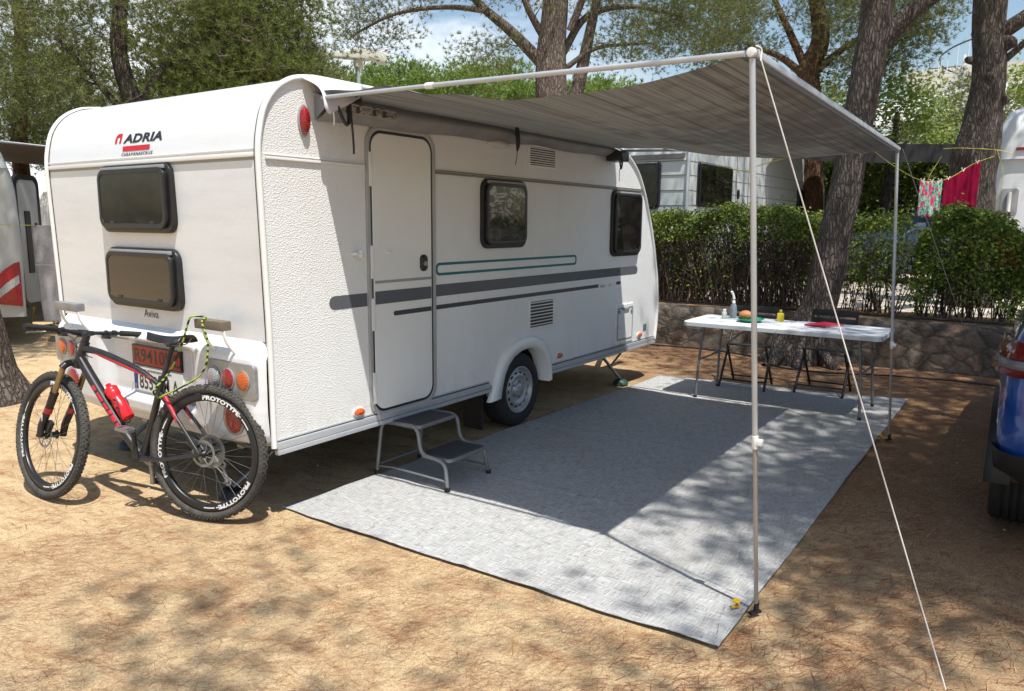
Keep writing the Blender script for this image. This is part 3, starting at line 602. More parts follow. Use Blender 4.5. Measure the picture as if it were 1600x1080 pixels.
MB().tube([(.905, .118, .06), (.905, -.02, .075), (.905, -.47, .065)], .0075, 8).build('lower_brace', grey_tube, st); MB().tube([(1.325, .118, .06), (1.325, -.47, .065)], .0075, 8).build('lower_brace', grey_tube, st)
MB().tube([(.905, .115, .07), (1.325, .115, .07)], .0075, 8).build('cross_bar', grey_tube, st)
# ================================================================== TABLE
tb = thing('folding_table', 'white plastic folding table on grey tubular legs at the far end of the mat', 'table', (4.58, -1.48, 0))
f_ = Fr((0, 0, 0), (1, 0, 0), (0, 1, 0), (0, 0, 1)); tabm = pm('white_tabletop', (.62, .65, .68), .42, var=.10, vs=7, bump=.25, bs=140)
for y0, y1 in ((-2.345, -1.487), (-1.481, -.620)):
    P = rrect(4.228, 4.93, y0, y1, .012)
    R_ = .06
    P = [(x, y) for x, y in rrect(4.228, 4.93, y0, y1, .055, 6)]
    P = [(x, y) if (y < -1.9 and y0 < -2) or (y > -1.1 and y0 > -2) else ((4.228 if x < 4.5 else 4.93), (y1 if y0 < -2 else y0)) for x, y in P]
    Q = []
    for p_ in P:
        if not Q or p_ != Q[-1]: Q.append(p_)
    MB().prism(Q, .70, .74, f_, bev=.008).build('tabletop', tabm, tb)
for y, s_ in ((-.80, 1), (-2.16, -1)):
    for x in (4.33, 4.86):
        l = MB().tube(rpath([(x, y, .70), (x+(.01 if x > 4.6 else -.01), y+.03*s_, .42), (x+(.06 if x > 4.6 else -.02), y+.05*s_, 0)], .1), .0125, 8).build('leg', grey_tube, tb)
        MB().tube([(x+(.06 if x > 4.6 else -.02), y+.05*s_, 0), (x+(.055 if x > 4.6 else -.0195), y+.048*s_, .03)], .016, 8).build('leg_cap', dark_rub, l)
    MB().tube([(4.33, y+.02*s_, .38), (4.88, y+.02*s_, .38)], .009, 8).build('leg_brace', grey_tube, tb)
    MB().tube([(4.6, y+.02*s_, .38), (4.6, y-.35*s_, .69)], .008, 8).build('fold_strut', grey_tube, tb)
# things on the table
b1 = thing('small_bottle', 'tiny clear bottle of gel with a pale label, left end of the white table', 'bottle', (4.66, -.875, .74))
b1m = pm('clear_gel', (.45, .52, .48), .12, var=.2, vs=30)
ff2 = Fr((4.66, -.875, .742), (1, 0, 0), (0, 1, 0)); MB().lathe([(.001, 0), (.024, 0), (.026, .01), (.026, .055), (.018, .068), (.011, .072)], ff2, 16).build('body', b1m, b1)
MB().lathe([(.013, .07), (.014, .074), (.013, .092), (.001, .094)], ff2, 14).build('cap', white, b1)
b2 = thing('pump_bottle', 'tall grey transparent bottle with white spray top on the table', 'bottle', (4.77, -.925, .74))
ff2 = Fr((4.77, -.925, .742), (1, 0, 0), (0, 1, 0)); MB().lathe([(.001, 0), (.034, 0), (.036, .012), (.035, .07), (.030, .11), (.026, .125), (.014, .145)], ff2, 18).build('body', pm('grey_clear_plastic', (.22, .25, .29), .1, var=.4, vs=30), b2)
MB().lathe([(.015, .143), (.015, .165), (.006, .17), (.006, .19)], ff2, 12).tube(bez([(4.77, -.925, .925), (4.768, -.92, .955), (4.76, -.91, .985), (4.752, -.905, 1.0)]), [.012, .014, .015, .012], 8).build('spray_top', white, b2)
pl_ = thing('plate', 'green plastic plate on the white table holding a bread roll', 'plate', (4.56, -1.15, .74))
MB().lathe([(.001, .006), (.075, .006), (.095, .018), (.118, .032), (.122, .034), (.118, .026), (.09, .008), (.07, .0), (.001, 0)], Fr((4.56, -1.16, .742), (1, 0, 0), (0, 1, 0)), 32).build('dish', pm('green_plate', (.015, .30, .16), .35, var=.1), pl_)
def roll(u, v):
    a = 2*PI*u; b = PI*v; r = .058*(1+.08*math.sin(3*a)*math.sin(b)); return (4.60+r*math.sin(b)*math.cos(a)*.95, -1.10+r*math.sin(b)*math.sin(a)*1.1, .797-.045*math.cos(b))
tag(MB().grid(roll, 20, 12).build('bread_roll', pm('crust', (.50, .20, .07), .6, var=.4, vs=12, bump=.5, bs=40)), 'round orange-brown bread roll lying on the green plate', 'bread')
yb = thing('yellow_bottle', 'small yellow oil bottle standing at the middle of the white table', 'bottle', (4.79, -1.37, .74))
MB().prism(rrect(-.032, .032, -.02, .02, .012), 0, .078, Fr((4.79, -1.372, .742), (.3, -.95, 0), (.95, .3, 0), (0, 0, 1)), bev=.012, sm=True).build('body', pm('yellow_bottle_plastic', (.62, .50, .02), .3, var=.1), yb)
MB().lathe([(.013, .076), (.014, .082), (.013, .108), (.001, .11)], Fr((4.79, -1.372, .742), (1, 0, 0), (0, 1, 0)), 12).build('cap', pm('dark_yellow_cap', (.4, .30, .02), .4), yb)
bk = thing('notebook', 'thin crimson book lying flat on the right half of the table', 'book', (4.71, -1.78, .74)); fk = Fr((4.71, -1.79, .742), (.93, -.36, 0), (.36, .93, 0), (0, 0, 1))
MB().box(-.15, .15, -.105, .105, .0, .003, fk).box(-.15, .15, -.105, .105, .011, .014, fk).box(-.153, -.1495, -.105, .105, 0, .014, fk).build('cover', pm('crimson_cover', (.42, .015, .05), .45, var=.1), bk)
MB().box(-.148, .147, -.102, .102, .0032, .0108, fk).build('pages', pm('paper', (.7, .69, .64), .8), bk)
# ================================================================== CHAIRS
chm = pm('black_chair_metal', (.022, .021, .022), .42, var=.3, vs=20); chs = pm('black_chair_slats', (.035, .032, .032), .5, var=.3, vs=12)
def make_chair():
    # local: sits facing -x (towards the table); origin below the seat
    t = thing('folding_chair', 'a', 'chair', (0, 0, 0), (0, 0, 0), 'black folding chairs at the white table')
    for y in (-.225, .225):
        MB().tube(rpath([(-.27, y, 0), (.0, y*.97, .40), (.16, y*.95, .62), (.21, y*.93, .80)], .15), .0135, 8).build('back_leg', chm, t)
        MB().tube([(.20, y*.88, 0), (-.15, y*.86, .44)], .0125, 8).build('front_leg', chm, t)
    for x, z in ((-.215, .085), (.16, .06)): MB().tube([(x, -.22, z), (x, .22, z)], .009, 8).build('cross_bar', chm, t)
    for k in range(5):
        x = -.20+.085*k; MB().box(x, x+.07, -.2, .2, .435-.012*k, .45-.012*k).build('seat_slat', chs, t, bevel=.004)
    for k in range(2):
        z = .655+.085*k; MB().box(.165+.02*k, .18+.02*k, -.215, .215, z, z+.065).build('back_slat', chs, t, bevel=.004)
    return t
c1_ = make_chair(); c1_.location = (5.20, -.975, 0); c1_.rotation_euler = (0, 0, math.radians(3)); c1_['label'] = 'black folding chair behind the table on its left, nearer the caravan'
c2_ = copy_tree(c1_); c2_.location = (5.36, -1.70, 0); c2_.rotation_euler = (0, 0, math.radians(-2)); c2_['label'] = 'black folding chair behind the table in front of the leaning pine trunk'
# ================================================================== BICYCLE
HD, LEAN, STEER = 1.8805, .092, -.28
from mathutils import Euler
bk_ = thing('bicycle', 'black and red mountain bike leaning against the back of the white caravan', 'bicycle', (-.203, .338, 0), (LEAN, 0, HD)); bk_.scale = (1.014,)*3
MWB = Matrix.LocRotScale(bk_.location, bk_.rotation_euler, bk_.scale)
carbon = pm('carbon_frame', (.018, .018, .020), .35, var=.3, vs=18, coat=.25); redp = pm('red_frame_paint', (.50, .012, .03), .35, var=.1, coat=.3)
tyrem = pm('dusty_tyre', (.032, .031, .029), .8, var=.5, vs=22, bump=.5, bs=200, col2=(.075, .068, .058)); rimm = pm('black_rim', (.014, .014, .015), .35)
lett = pm('rim_lettering', (.72, .72, .70), .5); gold = pm('bronze_stanchion', (.33, .25, .13), .25, metal=.7); spok = pm('spoke_steel', (.22, .22, .23), .35, metal=.8)
casm = pm('cassette_steel', (.22, .22, .225), .35, metal=.8, var=.3, vs=30); gripm = pm('grip_rubber', (.018, .018, .018), .8, bump=.6, bs=300)
def xz(x, z, y=0): return (x, y, z)
SAX = Vector((-.35, 0, .937)).normalized(); SP = Vector((1.053, 0, .355))
MST = Matrix.Translation(SP) @ Matrix.Rotation(STEER, 4, SAX) @ Matrix.Translation(-SP)
def bike_wheel(cx, M=None, front=True):
    w = bpy.data.objects.new('wheel', None); COL.objects.link(w); w.parent = bk_; OFF[w.name] = Vector((0, 0, 0)); C = Vector((cx, 0, .372)); f = Fr(C, (-1, 0, 0), (0, 0, 1), (0, 1, 0))
    b = MB(); n, k_ = 96, 14; V = []
    for i in range(n):
        a = 2*PI*i/n
        for j in range(k_):
            q = 2*PI*j/k_; r = .3470+.0225*math.cos(q); V.append(f(r*math.cos(a), r*math.sin(a), .0240*math.sin(q)))
    b.add(V, [(i*k_+j, ((i+1) % n)*k_+j, ((i+1) % n)*k_+(j+1) % k_, i*k_+(j+1) % k_) for i in range(n) for j in range(k_)], True)
    ty = b.build('tyre', tyrem, w, M=M)
    kb = MB()
    for i in range(92):
        a = 2*PI*i/92
        for q, sz, h in ((0.22 if i % 2 else -.22, .0058, .0045), (.72, .006, .0042), (-.72, .006, .0042), (1.18 if i % 2 else 1.3, .0042, .0035), (-1.18 if i % 2 else -1.3, .0042, .0035)):
            aa = a+(.5*2*PI/92 if abs(q) > .5 and abs(q) < 1 else 0)
            er = f.R*math.cos(aa)+f.U*math.sin(aa); et = -f.R*math.sin(aa)+f.U*math.cos(aa)
            nn = er*math.cos(q)+f.N*math.sin(q); tt = -er*math.sin(q)+f.N*math.cos(q)
            P = C+er*.3470+nn*.0220
            kb.box(-sz, sz, -sz*.8, sz*.8, -.002, h+.001, Fr(P, et, tt, nn))
    k = kb.build('tread_knobs', tyrem, ty, M=M)
    rb = MB().lathe([(.324, .012), (.321, .0162), (.304, .0160), (.290, .0158), (.284, .010), (.282, .0), (.284, -.010), (.290, -.0155), (.304, -.016), (.321, -.0162), (.324, -.012), (.324, .012)], f, 72).build('rim', rimm, w, M=M)
    tx = MB()
    for s_, starts in ((1, (238, 355, 116)), ):
        for a0 in starts:
            V, F = text_geo('PROTOTYPE', .030, .0016, 0, 1.05)
            sc = 1.45
            tx.add([f((.293+b_)*math.sin(math.radians(a0)+a_*sc/.30), (.293+b_)*math.cos(math.radians(a0)+a_*sc/.30), .0172) for a_, b_ in V], F)
            for q0, q1 in ((47, 51), (53, 66)):
                e = [(r, math.radians(a0+q0+(q1-q0)*t/6)) for t in range(7) for r in ((.295, .310) if q0 < 38 else (.300, .306))]
                tx.add([f(r*math.sin(g), r*math.cos(g), .0172) for r, g in e], [(2*t, 2*t+1, 2*t+3, 2*t+2) for t in range(6)])
    tx.build('rim_lettering', lett, rb, M=M)
    sp = MB()
    for i in range(28):
        a = 2*PI*i/28; sd_ = 1 if i % 2 else -1; off = (.9 if (i//2) % 2 else -.9)
        sp.tube([f(.024*math.cos(a+off), .024*math.sin(a+off), sd_*.028), f(.288*math.cos(a), .288*math.sin(a), sd_*.002)], .00115, 4, False)
    sp.build('spokes', spok, w, M=M)
    hb_ = MB().lathe([(.001, -.058), (.010, -.058), (.012, -.035), (.027, -.030), (.018, -.02), (.016, .02), (.027, .028), (.012, .034), (.010, .055), (.001, .055)], f, 20).build('hub', letter_black, w, M=M)
    rt = MB(); cy = .036
    R_ = .074
    rt.ring(circ(0, 0, R_, n=40), circ(0, 0, R_-.014, n=40), cy, cy+.002, f)
    for i in range(8):
        a = 2*PI*i/8; rt.tube([f(.022*math.cos(a), .022*math.sin(a), cy+.001), f((R_-.012)*math.cos(a+.45), (R_-.012)*math.sin(a+.45), cy+.001)], .003, 4)
    rt.build('brake_disc', steel, w, M=M); return w
bike_wheel(0); bike_wheel(1.10, MST)
# cassette
cs = MB(); fcz = Fr((0, 0, .372), (-1, 0, 0), (0, 0, 1), (0, 1, 0))
for i, r in enumerate((.095, .086, .077, .068, .057, .051, .046, .041, .036, .031, .026)):
    c = -.022-.0034*i; P = [((r-(.0035 if k % 2 else 0))*math.cos(2*PI*k/64), (r-(.0035 if k % 2 else 0))*math.sin(2*PI*k/64)) for k in range(64)]
    cs.ring(P, circ(0, 0, r*.80, n=64), c-.0008, c+.0008, fcz)
    for k in range(5):
        a = 2*PI*k/5+i*.1; cs.tube([fcz(.02*math.cos(a), .02*math.sin(a), c), fcz(r*.82*math.cos(a+.3), r*.82*math.sin(a+.3), c)], .003, 4, False)
cs.build('cassette', casm, bk_)
# frame
BB = Vector((.43, 0, .31)); HT = Vector((.838, 0, .925)); HB = Vector((.878, 0, .822)); ST = Vector((.302, 0, .755)); RA = Vector((0, 0, .372)); FA = Vector((1.10, 0, .372))
fb = MB()
fb.tube(bez([HT+Vector((-.005, 0, .005)), HB+Vector((.004, 0, -.01))], 4), [.026, .024, .025, .027, .028], 14)
fb.tube(bez([HT+Vector((.0, 0, -.03)), (.70, 0, .872), (.47, 0, .80), ST+Vector((.015, 0, -.035))], 6), [.027]+[.024-.0005*i for i in range(18)], 14, flat=.85)
fb.build('top_tube', carbon, bk_)
MB().tube(bez([HB+Vector((-.008, 0, .015)), (.73, 0, .655), (.56, 0, .445), BB+Vector((.015, 0, .01))], 6), [.030]+[.030]*8+[.029]*10, 14, flat=.9).build('down_tube', carbon, bk_)
MB().tube(bez([BB, (.365, 0, .52), ST], 6), [.030, .026, .023, .021, .020, .020, .0195, .0195, .0195, .0195, .0195, .0195, .020], 12).build('seat_tube', carbon, bk_)
MB().tube([BB+Vector((0, -.045, 0)), BB+Vector((0, .045, 0))], .026, 16).build('bottom_bracket', letter_black, bk_)
for s_ in (1, -1):
    MB().tube(bez([BB+Vector((-.02, .03*s_, -.005)), (.27, .048*s_, .315), (.06, .066*s_, .358), RA+Vector((.0, .068*s_, .0))], 5), [.019, .017, .015, .014, .013]+[.011]*11, 10).build('chain_stay', carbon, bk_)
    MB().tube(bez([ST+Vector((.008, .012*s_, -.075)), (.20, .050*s_, .60), (.04, .066*s_, .42), RA+Vector((0, .068*s_, 0))], 5), [.013]*6+[.010]*10, 10).build('seat_stay', carbon, bk_)
    MB().tube([Vector((.243, .0445*s_, .665)), Vector((.150, .0575*s_, .539))], .0112, 10).build('red_stay_band', redp, bk_)
# red decals: along the top tube and down tube, left side
def decal(P0, P1, w0, w1, off, nm='red_decal'):
    P0, P1 = Vector(P0), Vector(P1); d = (P1-P0).normalized(); u = Vector((0, 1, 0)).cross(d)
    V = []
    for t in np.linspace(0, 1, 9):
        p = P0.lerp(P1, t); w = w0+(w1-w0)*t
        for q in (-1, -.5, 0, .5, 1): V.append(p+u*w*q+Vector((0, off-.012*abs(q)**2.2, 0)))
    b = MB().add(V, [(5*i+j, 5*i+j+1, 5*i+j+6, 5*i+j+5) for i in range(8) for j in range(4)], True); return b.build(nm, redp, bk_)
decal((.775, 0, .878), (.70, 0, .862), .004, .014, .0205); decal((.70, 0, .862), (.47, 0, .79), .014, .013, .0200); decal((.47, 0, .79), (.36, 0, .752), .013, .004, .0180)
dd = Vector((.56, 0, .445))-Vector((.75, 0, .68)); D0 = Vector((.757, 0, .688)); fd = Fr((0, 0, 0), -dd, Vector((0, 1, 0)).cross(-dd), (0, 1, 0))
for q0, q1 in ((0, .11), (.16, .36), (.40, .55), (.58, .66), (.69, .83), (.87, .99)):
    decal(D0+dd*q0*1.0, D0+dd*q1*1.0, .018, .018, .0312)
# seat post, saddle
SAD = Vector((.222, 0, .978))
MB().tube([ST+Vector((.004, 0, -.03)), SAD+Vector((.010, 0, -.035))], .0138, 12).build('seat_post', letter_black, bk_)
MB().tube([ST+Vector((.003, 0, -.012)), ST+Vector((-.003, 0, .012))], .0215, 12).box(-.028, -.018, -.012, .012, -.01, .01, Fr(ST, (1, 0, 0), (0, 1, 0))).build('seat_clamp', black_pl, bk_)
def saddle(u, v):
    x = .13+.27*u; w = .068*(1-sst(.1, .62, u))+.019; w *= (1 if u > .04 else .86); w *= math.sqrt(max(.02, 1-max(0, (u-.93)/.07)**2)); a = PI*v
    z = .985+.016*(u-.45)**2*4-.008+.004*math.cos(2*a)
    return (x, w*math.cos(a), z+.020*math.sin(a)**.7*(1-.2*u)-.028*(abs(math.cos(a))**3))
sdl = MB().grid(saddle, 26, 16).build('saddle', black_pl, bk_, solid=.006)
for s_ in (1, -1): MB().tube(bez([(.14, .035*s_, .985), (.17, .025*s_, .952), (.25, .022*s_, .947), (.30, .020*s_, .952), (.38, .006*s_, .985)]), .0038, 6).build('saddle_rail', steel, sdl)
MB().box(-.022, .022, -.028, .028, -.012, .014, Fr(SAD+Vector((.01, 0, -.03)), (1, 0, 0), (0, 1, 0))).build('saddle_clamp', letter_black, sdl, bevel=.005)
# fork (turned with the steering)
for s_ in (1, -1):
    y = .066*s_; C0 = Vector((.930, y, .80)); ax = -SAX
    A = HB+SAX*(-.035)+Vector((.018, y, 0)); L_ = (FA+Vector((-.005, y, .02))-A); 
    Mid = A.lerp(FA+Vector((0, y, 0)), .40)
    MB().tube([A, Mid], .0165, 14).build('stanchion', gold, bk_, M=MST)
    lo = MB().tube([Mid+(A-Mid)*.02, Mid.lerp(FA+Vector((0, y, 0)), .25), FA+Vector((-.012, y, .06)), FA+Vector((0, y, -.01))], [.0235, .022, .021, .018], 14).build('fork_lower', letter_black, bk_, M=MST)
    MB().tube([Mid+(A-Mid)*.04, Mid-(A-Mid)*.02], .0245, 14).build('dust_seal', black_pl, lo, M=MST)
    q = Mid.lerp(FA+Vector((0, y, 0)), .33); q2 = Mid.lerp(FA+Vector((0, y, 0)), .45); MB().tube([q, q2], .0232, 14).build('red_band', redp, lo, M=MST)
    q = Mid.lerp(FA+Vector((0, y, 0)), .52); q2 = Mid.lerp(FA+Vector((0, y, 0)), .64)
    if s_ > 0: MB().prism(circ(0, 0, .008, .02, 16), .0205, .0222, Fr((q+q2)/2, (-1, 0, -.1), (0, 0, 1), (0, 1, 0))).build('white_badge', lett, lo, M=MST)
A = HB+SAX*(-.035)+Vector((.018, 0, 0))
MB().tube(bez([A+Vector((0, .078, -.014)), A+Vector((-.004, .05, .012)), A+Vector((-.008, 0, .022)), A+Vector((-.004, -.05, .012)), A+Vector((0, -.078, -.014))], 5), [.020]*21, 10).tube([HB+SAX*(-.04), HB+SAX*(-.005)], .028, 14).build('fork_crown', black_pl, bk_, M=MST)
Md = A.lerp(FA, .42); MB().tube(bez([Md+Vector((0, .07, 0)), Md+Vector((.035, .05, .045)), Md+Vector((.045, 0, .06)), Md+Vector((.035, -.05, .045)), Md+Vector((0, -.07, 0))], 5), .013, 8).build('fork_brace', letter_black, bk_, M=MST)
MB().box(-.02, .02, -.012, .012, -.035, .035, Fr(FA+Vector((-.055, .045, .055)), (1, 0, .6), (0, 1, 0))).build('brake_caliper', black_pl, bk_, M=MST, bevel=.005)
MB().tube([FA+Vector((0, -.085, 0)), FA+Vector((0, .085, 0))], .009, 10).build('front_axle', black_pl, bk_, M=MST)
# cockpit
MB().tube([HT+SAX*-.005, HT+SAX*.055], .0205, 14).build('headset_spacers', letter_black, bk_, M=MST)
BC = HT+SAX*.045+Vector((.045, 0, .012))
sm = MB().tube([HT+SAX*.04, BC], [.021, .019], 12).tube([BC+Vector((0, -.024, 0)), BC+Vector((0, .024, 0))], .0225, 14).build('stem', letter_black, bk_, M=MST)
bar = MB().tube(bez([BC+Vector((-.05, -.33, .018)), BC+Vector((-.03, -.2, .016)), BC+Vector((-.006, -.09, .008)), BC, BC+Vector((-.006, .09, .008)), BC+Vector((-.03, .2, .016)), BC+Vector((-.05, .33, .018))], 5), [.0112]*12+[.0158]*7+[.0112]*12, 10).build('handlebar', letter_black, bk_, M=MST)
for s_ in (1, -1):
    g0 = BC+Vector((-.050, .337*s_, .018)); g1 = BC+Vector((-.036, .205*s_, .0163))
    MB().tube([g0, g1], .0165, 12).build('grip', gripm, bar, M=MST)
    MB().tube([g1.lerp(g0, .97), g0], .0172, 12).build('bar_end', letter_black, bar, M=MST)
    c = BC+Vector((-.028, .170*s_, .0155))
    MB().tube([c+Vector((0, -.012*s_, 0)), c+Vector((0, .012*s_, 0))], .017, 10).box(-.012, .045, -.03, .03, -.016, .010, Fr(c+Vector((.01, -.01*s_, -.004)), (1, 0, -.3), (0, 1, 0))).build('brake_lever_body', black_pl, bar, M=MST, bevel=.005)
    MB().tube(bez([c+Vector((.045, .0, -.015)), c+Vector((.06, .05*s_, -.024)), c+Vector((.045, .12*s_, -.03))]), .005, 6).build('brake_lever', steel, bar, M=MST)
    c = BC+Vector((-.022, .125*s_, .013)); MB().tube([c+Vector((0, -.008, 0)), c+Vector((0, .008, 0))], .016, 10).box(-.03, .02, -.016, .016, -.035, -.01, Fr(c, (1, 0, 0), (0, 1, 0))).build('shifter', black_pl, bar, M=MST, bevel=.005)
    MB().tube(bez([c+Vector((.04, -.02*s_, -.01)), c+Vector((.11, -.07*s_, -.02)), c+Vector((.09, -.13*s_, -.06)), HT+Vector((.04, .02*s_, -.06)), HT+Vector((-.04, .03*s_, -.08))], 6), .0026, 5).build('brake_cable', letter_black, bar, M=MST)
MB().tube(bez([HB+Vector((.03, .05, -.03)), Vector((.99, .085, .62)), FA+Vector((-.05, .075, .12)), FA+Vector((-.055, .05, .06))], 6), .0026, 5).build('brake_hose', letter_black, bk_, M=MST)
# drivetrain on the far side
cr = MB(); fcr = Fr(BB, (-1, 0, 0), (0, 0, 1), (0, 1, 0)); cr.ring([((.066-(.004 if k % 2 else 0))*math.cos(2*PI*k/64), (.066-(.004 if k % 2 else 0))*math.sin(2*PI*k/64)) for k in range(64)], circ(0, 0, .052, n=64), -.052, -.049, fcr)
for k in range(4):
    a = PI/4+PI/2*k; cr.tube([fcr(0, 0, -.05), fcr(.056*math.cos(a), .056*math.sin(a), -.05)], .006, 5)
cr.build('chainring', steel, bk_)
for s_, an in ((1, math.radians(88)), (-1, math.radians(268))):
    e = BB+Vector((.172*math.cos(an), 0, .172*math.sin(an))); y = .062*s_
    ca = MB().tube([BB+Vector((0, y*.8, 0)), BB.lerp(e, .5)+Vector((0, y, 0)), e+Vector((0, y*1.12, 0))], [.018, .013, .014], 10).build('crank_arm', letter_black if s_ > 0 else steel, bk_)
    pc = e+Vector((0, y*1.12+.055*s_, 0))
    MB().tube([e+Vector((0, y*1.12, 0)), pc], .007, 8).ring(rrect(-.045, .045, -.035, .035, .012), rrect(-.033, .033, -.024, .024, .008), -.008, .008, Fr(pc, (1, 0, .15), (0, 1, 0))).box(-.02, .02, -.03, .03, -.007, .007, Fr(pc, (1, 0, .15), (0, 1, 0))).build('pedal', steel if s_ > 0 else letter_black, bk_)
RD = Vector((-.035, -.085, .262)); RJ = Vector((.02, -.085, .235))
ch = MB(); pth = [BB+Vector((.0, -.05, .066)), Vector((0, -.045, .372+.05))]; ch.tube(pth, .0032, 4); ch.tube([BB+Vector((.0, -.05, -.066)), Vector((.1, -.07, .22)), Vector((-.06, -.075, .185))], .0032, 4); ch.build('chain', casm, bk_)
dl = MB().tube([Vector((-.005, -.08, .35)), Vector((-.03, -.085, .295))], .012, 8).tube([Vector((-.03, -.085, .285)), Vector((-.065, -.085, .195))], .009, 6)
for c in (Vector((-.03, -.085, .285)), Vector((-.068, -.085, .195))): dl.ring(circ(0, 0, .022, n=12), circ(0, 0, .012, n=12), -.004, .004, Fr(c, (-1, 0, 0), (0, 0, 1), (0, 1, 0)))
dl.build('rear_derailleur', steel, bk_)
MB().tube([RA+Vector((0, -.082, 0)), RA+Vector((0, .082, 0))], .010, 10).box(-.03, .03, -.014, .014, -.02, .02, Fr(RA+Vector((.05, .052, .05)), (1, 0, .6), (0, 1, 0))).build('rear_brake', black_pl, bk_, bevel=.004)
# bottle
cgd = (Vector((.56, 0, .445))-Vector((.75, 0, .68))).normalized(); perp = Vector((0, 1, 0)).cross(cgd)*-1
if perp.z < 0: perp = -perp
bc = Vector((.655, 0, .563))+perp*.070; fbt = Fr(bc, (0, 1, 0), perp, -cgd)
wb = tag(MB().lathe([(.001, -.115), (.030, -.115), (.0365, -.108), (.0368, -.02), (.035, .0), (.0315, .012), (.0315, .03), (.0365, .042), (.0372, .062), (.036, .068), (.0375, .072), (.037, .088), (.024, .098), (.016, .102), (.014, .118), (.001, .12)], fbt, 26).build('water_bottle', pm('red_bottle', (.62, .012, .02), .32, var=.08, coat=.2), None, M=MWB), 'red sports bottle with a black mark held in the frame of the mountain bike', 'bottle')
wb2 = MB().add([fbt(.0375*math.sin(a), -.0375*math.cos(a), h) for a, h in ((1.1, -.03), (1.5, .0), (1.9, -.015), (1.6, -.03), (1.95, -.05), (1.3, -.075), (1.45, -.045))], [(0, 1, 2, 3), (0, 3, 6), (3, 4, 5, 6)]); wb2.build('bottle_logo', letter_black, wb, M=MWB)
MB().tube(bez([fbt(-.0, -.045, -.118), fbt(.03, -.03, -.12), fbt(.04, .01, -.05), fbt(.034, .022, .0), fbt(.04, .0, .015)]), .003, 5).tube(bez([fbt(-.0, -.045, -.118), fbt(-.03, -.03, -.12), fbt(-.04, .01, -.05), fbt(-.034, .022, .0), fbt(-.04, .0, .015)]), .003, 5).tube([fbt(0, -.045, -.118), fbt(0, -.042, .03)], .006, 6).build('bottle_cage', letter_black, bk_)
# braided rope round the seat stay and over the wooden handle block
def rope_mat():
    s = NB('black_and_lime_cord'); w = s.n('TexWave', _bands_direction='DIAGONAL', Vector=s.tc, Scale=17.0, Distortion=3.0).outputs['Fac']
    return s.fin(Base_Color=s.ramp(w, [(.40, (.012, .014, .012)), (.5, (.30, .42, .05))]), Roughness=.7)
bpy.context.view_layer.update(); MWb = Matrix.LocRotScale(bk_.location, bk_.rotation_euler, bk_.scale)
a0 = MWb @ Vector((.285, .03, .66)); a1 = MWb @ Vector((.305, .028, .70))
rp_ = MB().tube(bez([a0, a0+Vector((-.03, -.06, .015)), Vector((-.20, .33, .82)), Vector((-.165, .30, .98)), Vector((-.17, .335, 1.10)), Vector((-.13, .36, 1.122)), Vector((-.165, .43, 1.125)), Vector((-.175, .455, 1.09)), Vector((-.20, .50, .95)), Vector((-.22, .60, .80)), a1+Vector((-.03, -.01, 0)), a0+Vector((.0, .03, 0))], 8), .0058, 7)
tag(rp_.build('bike_rope', rope_mat()), 'black and lime cord tying the bike to the wooden block on the caravan', 'rope')
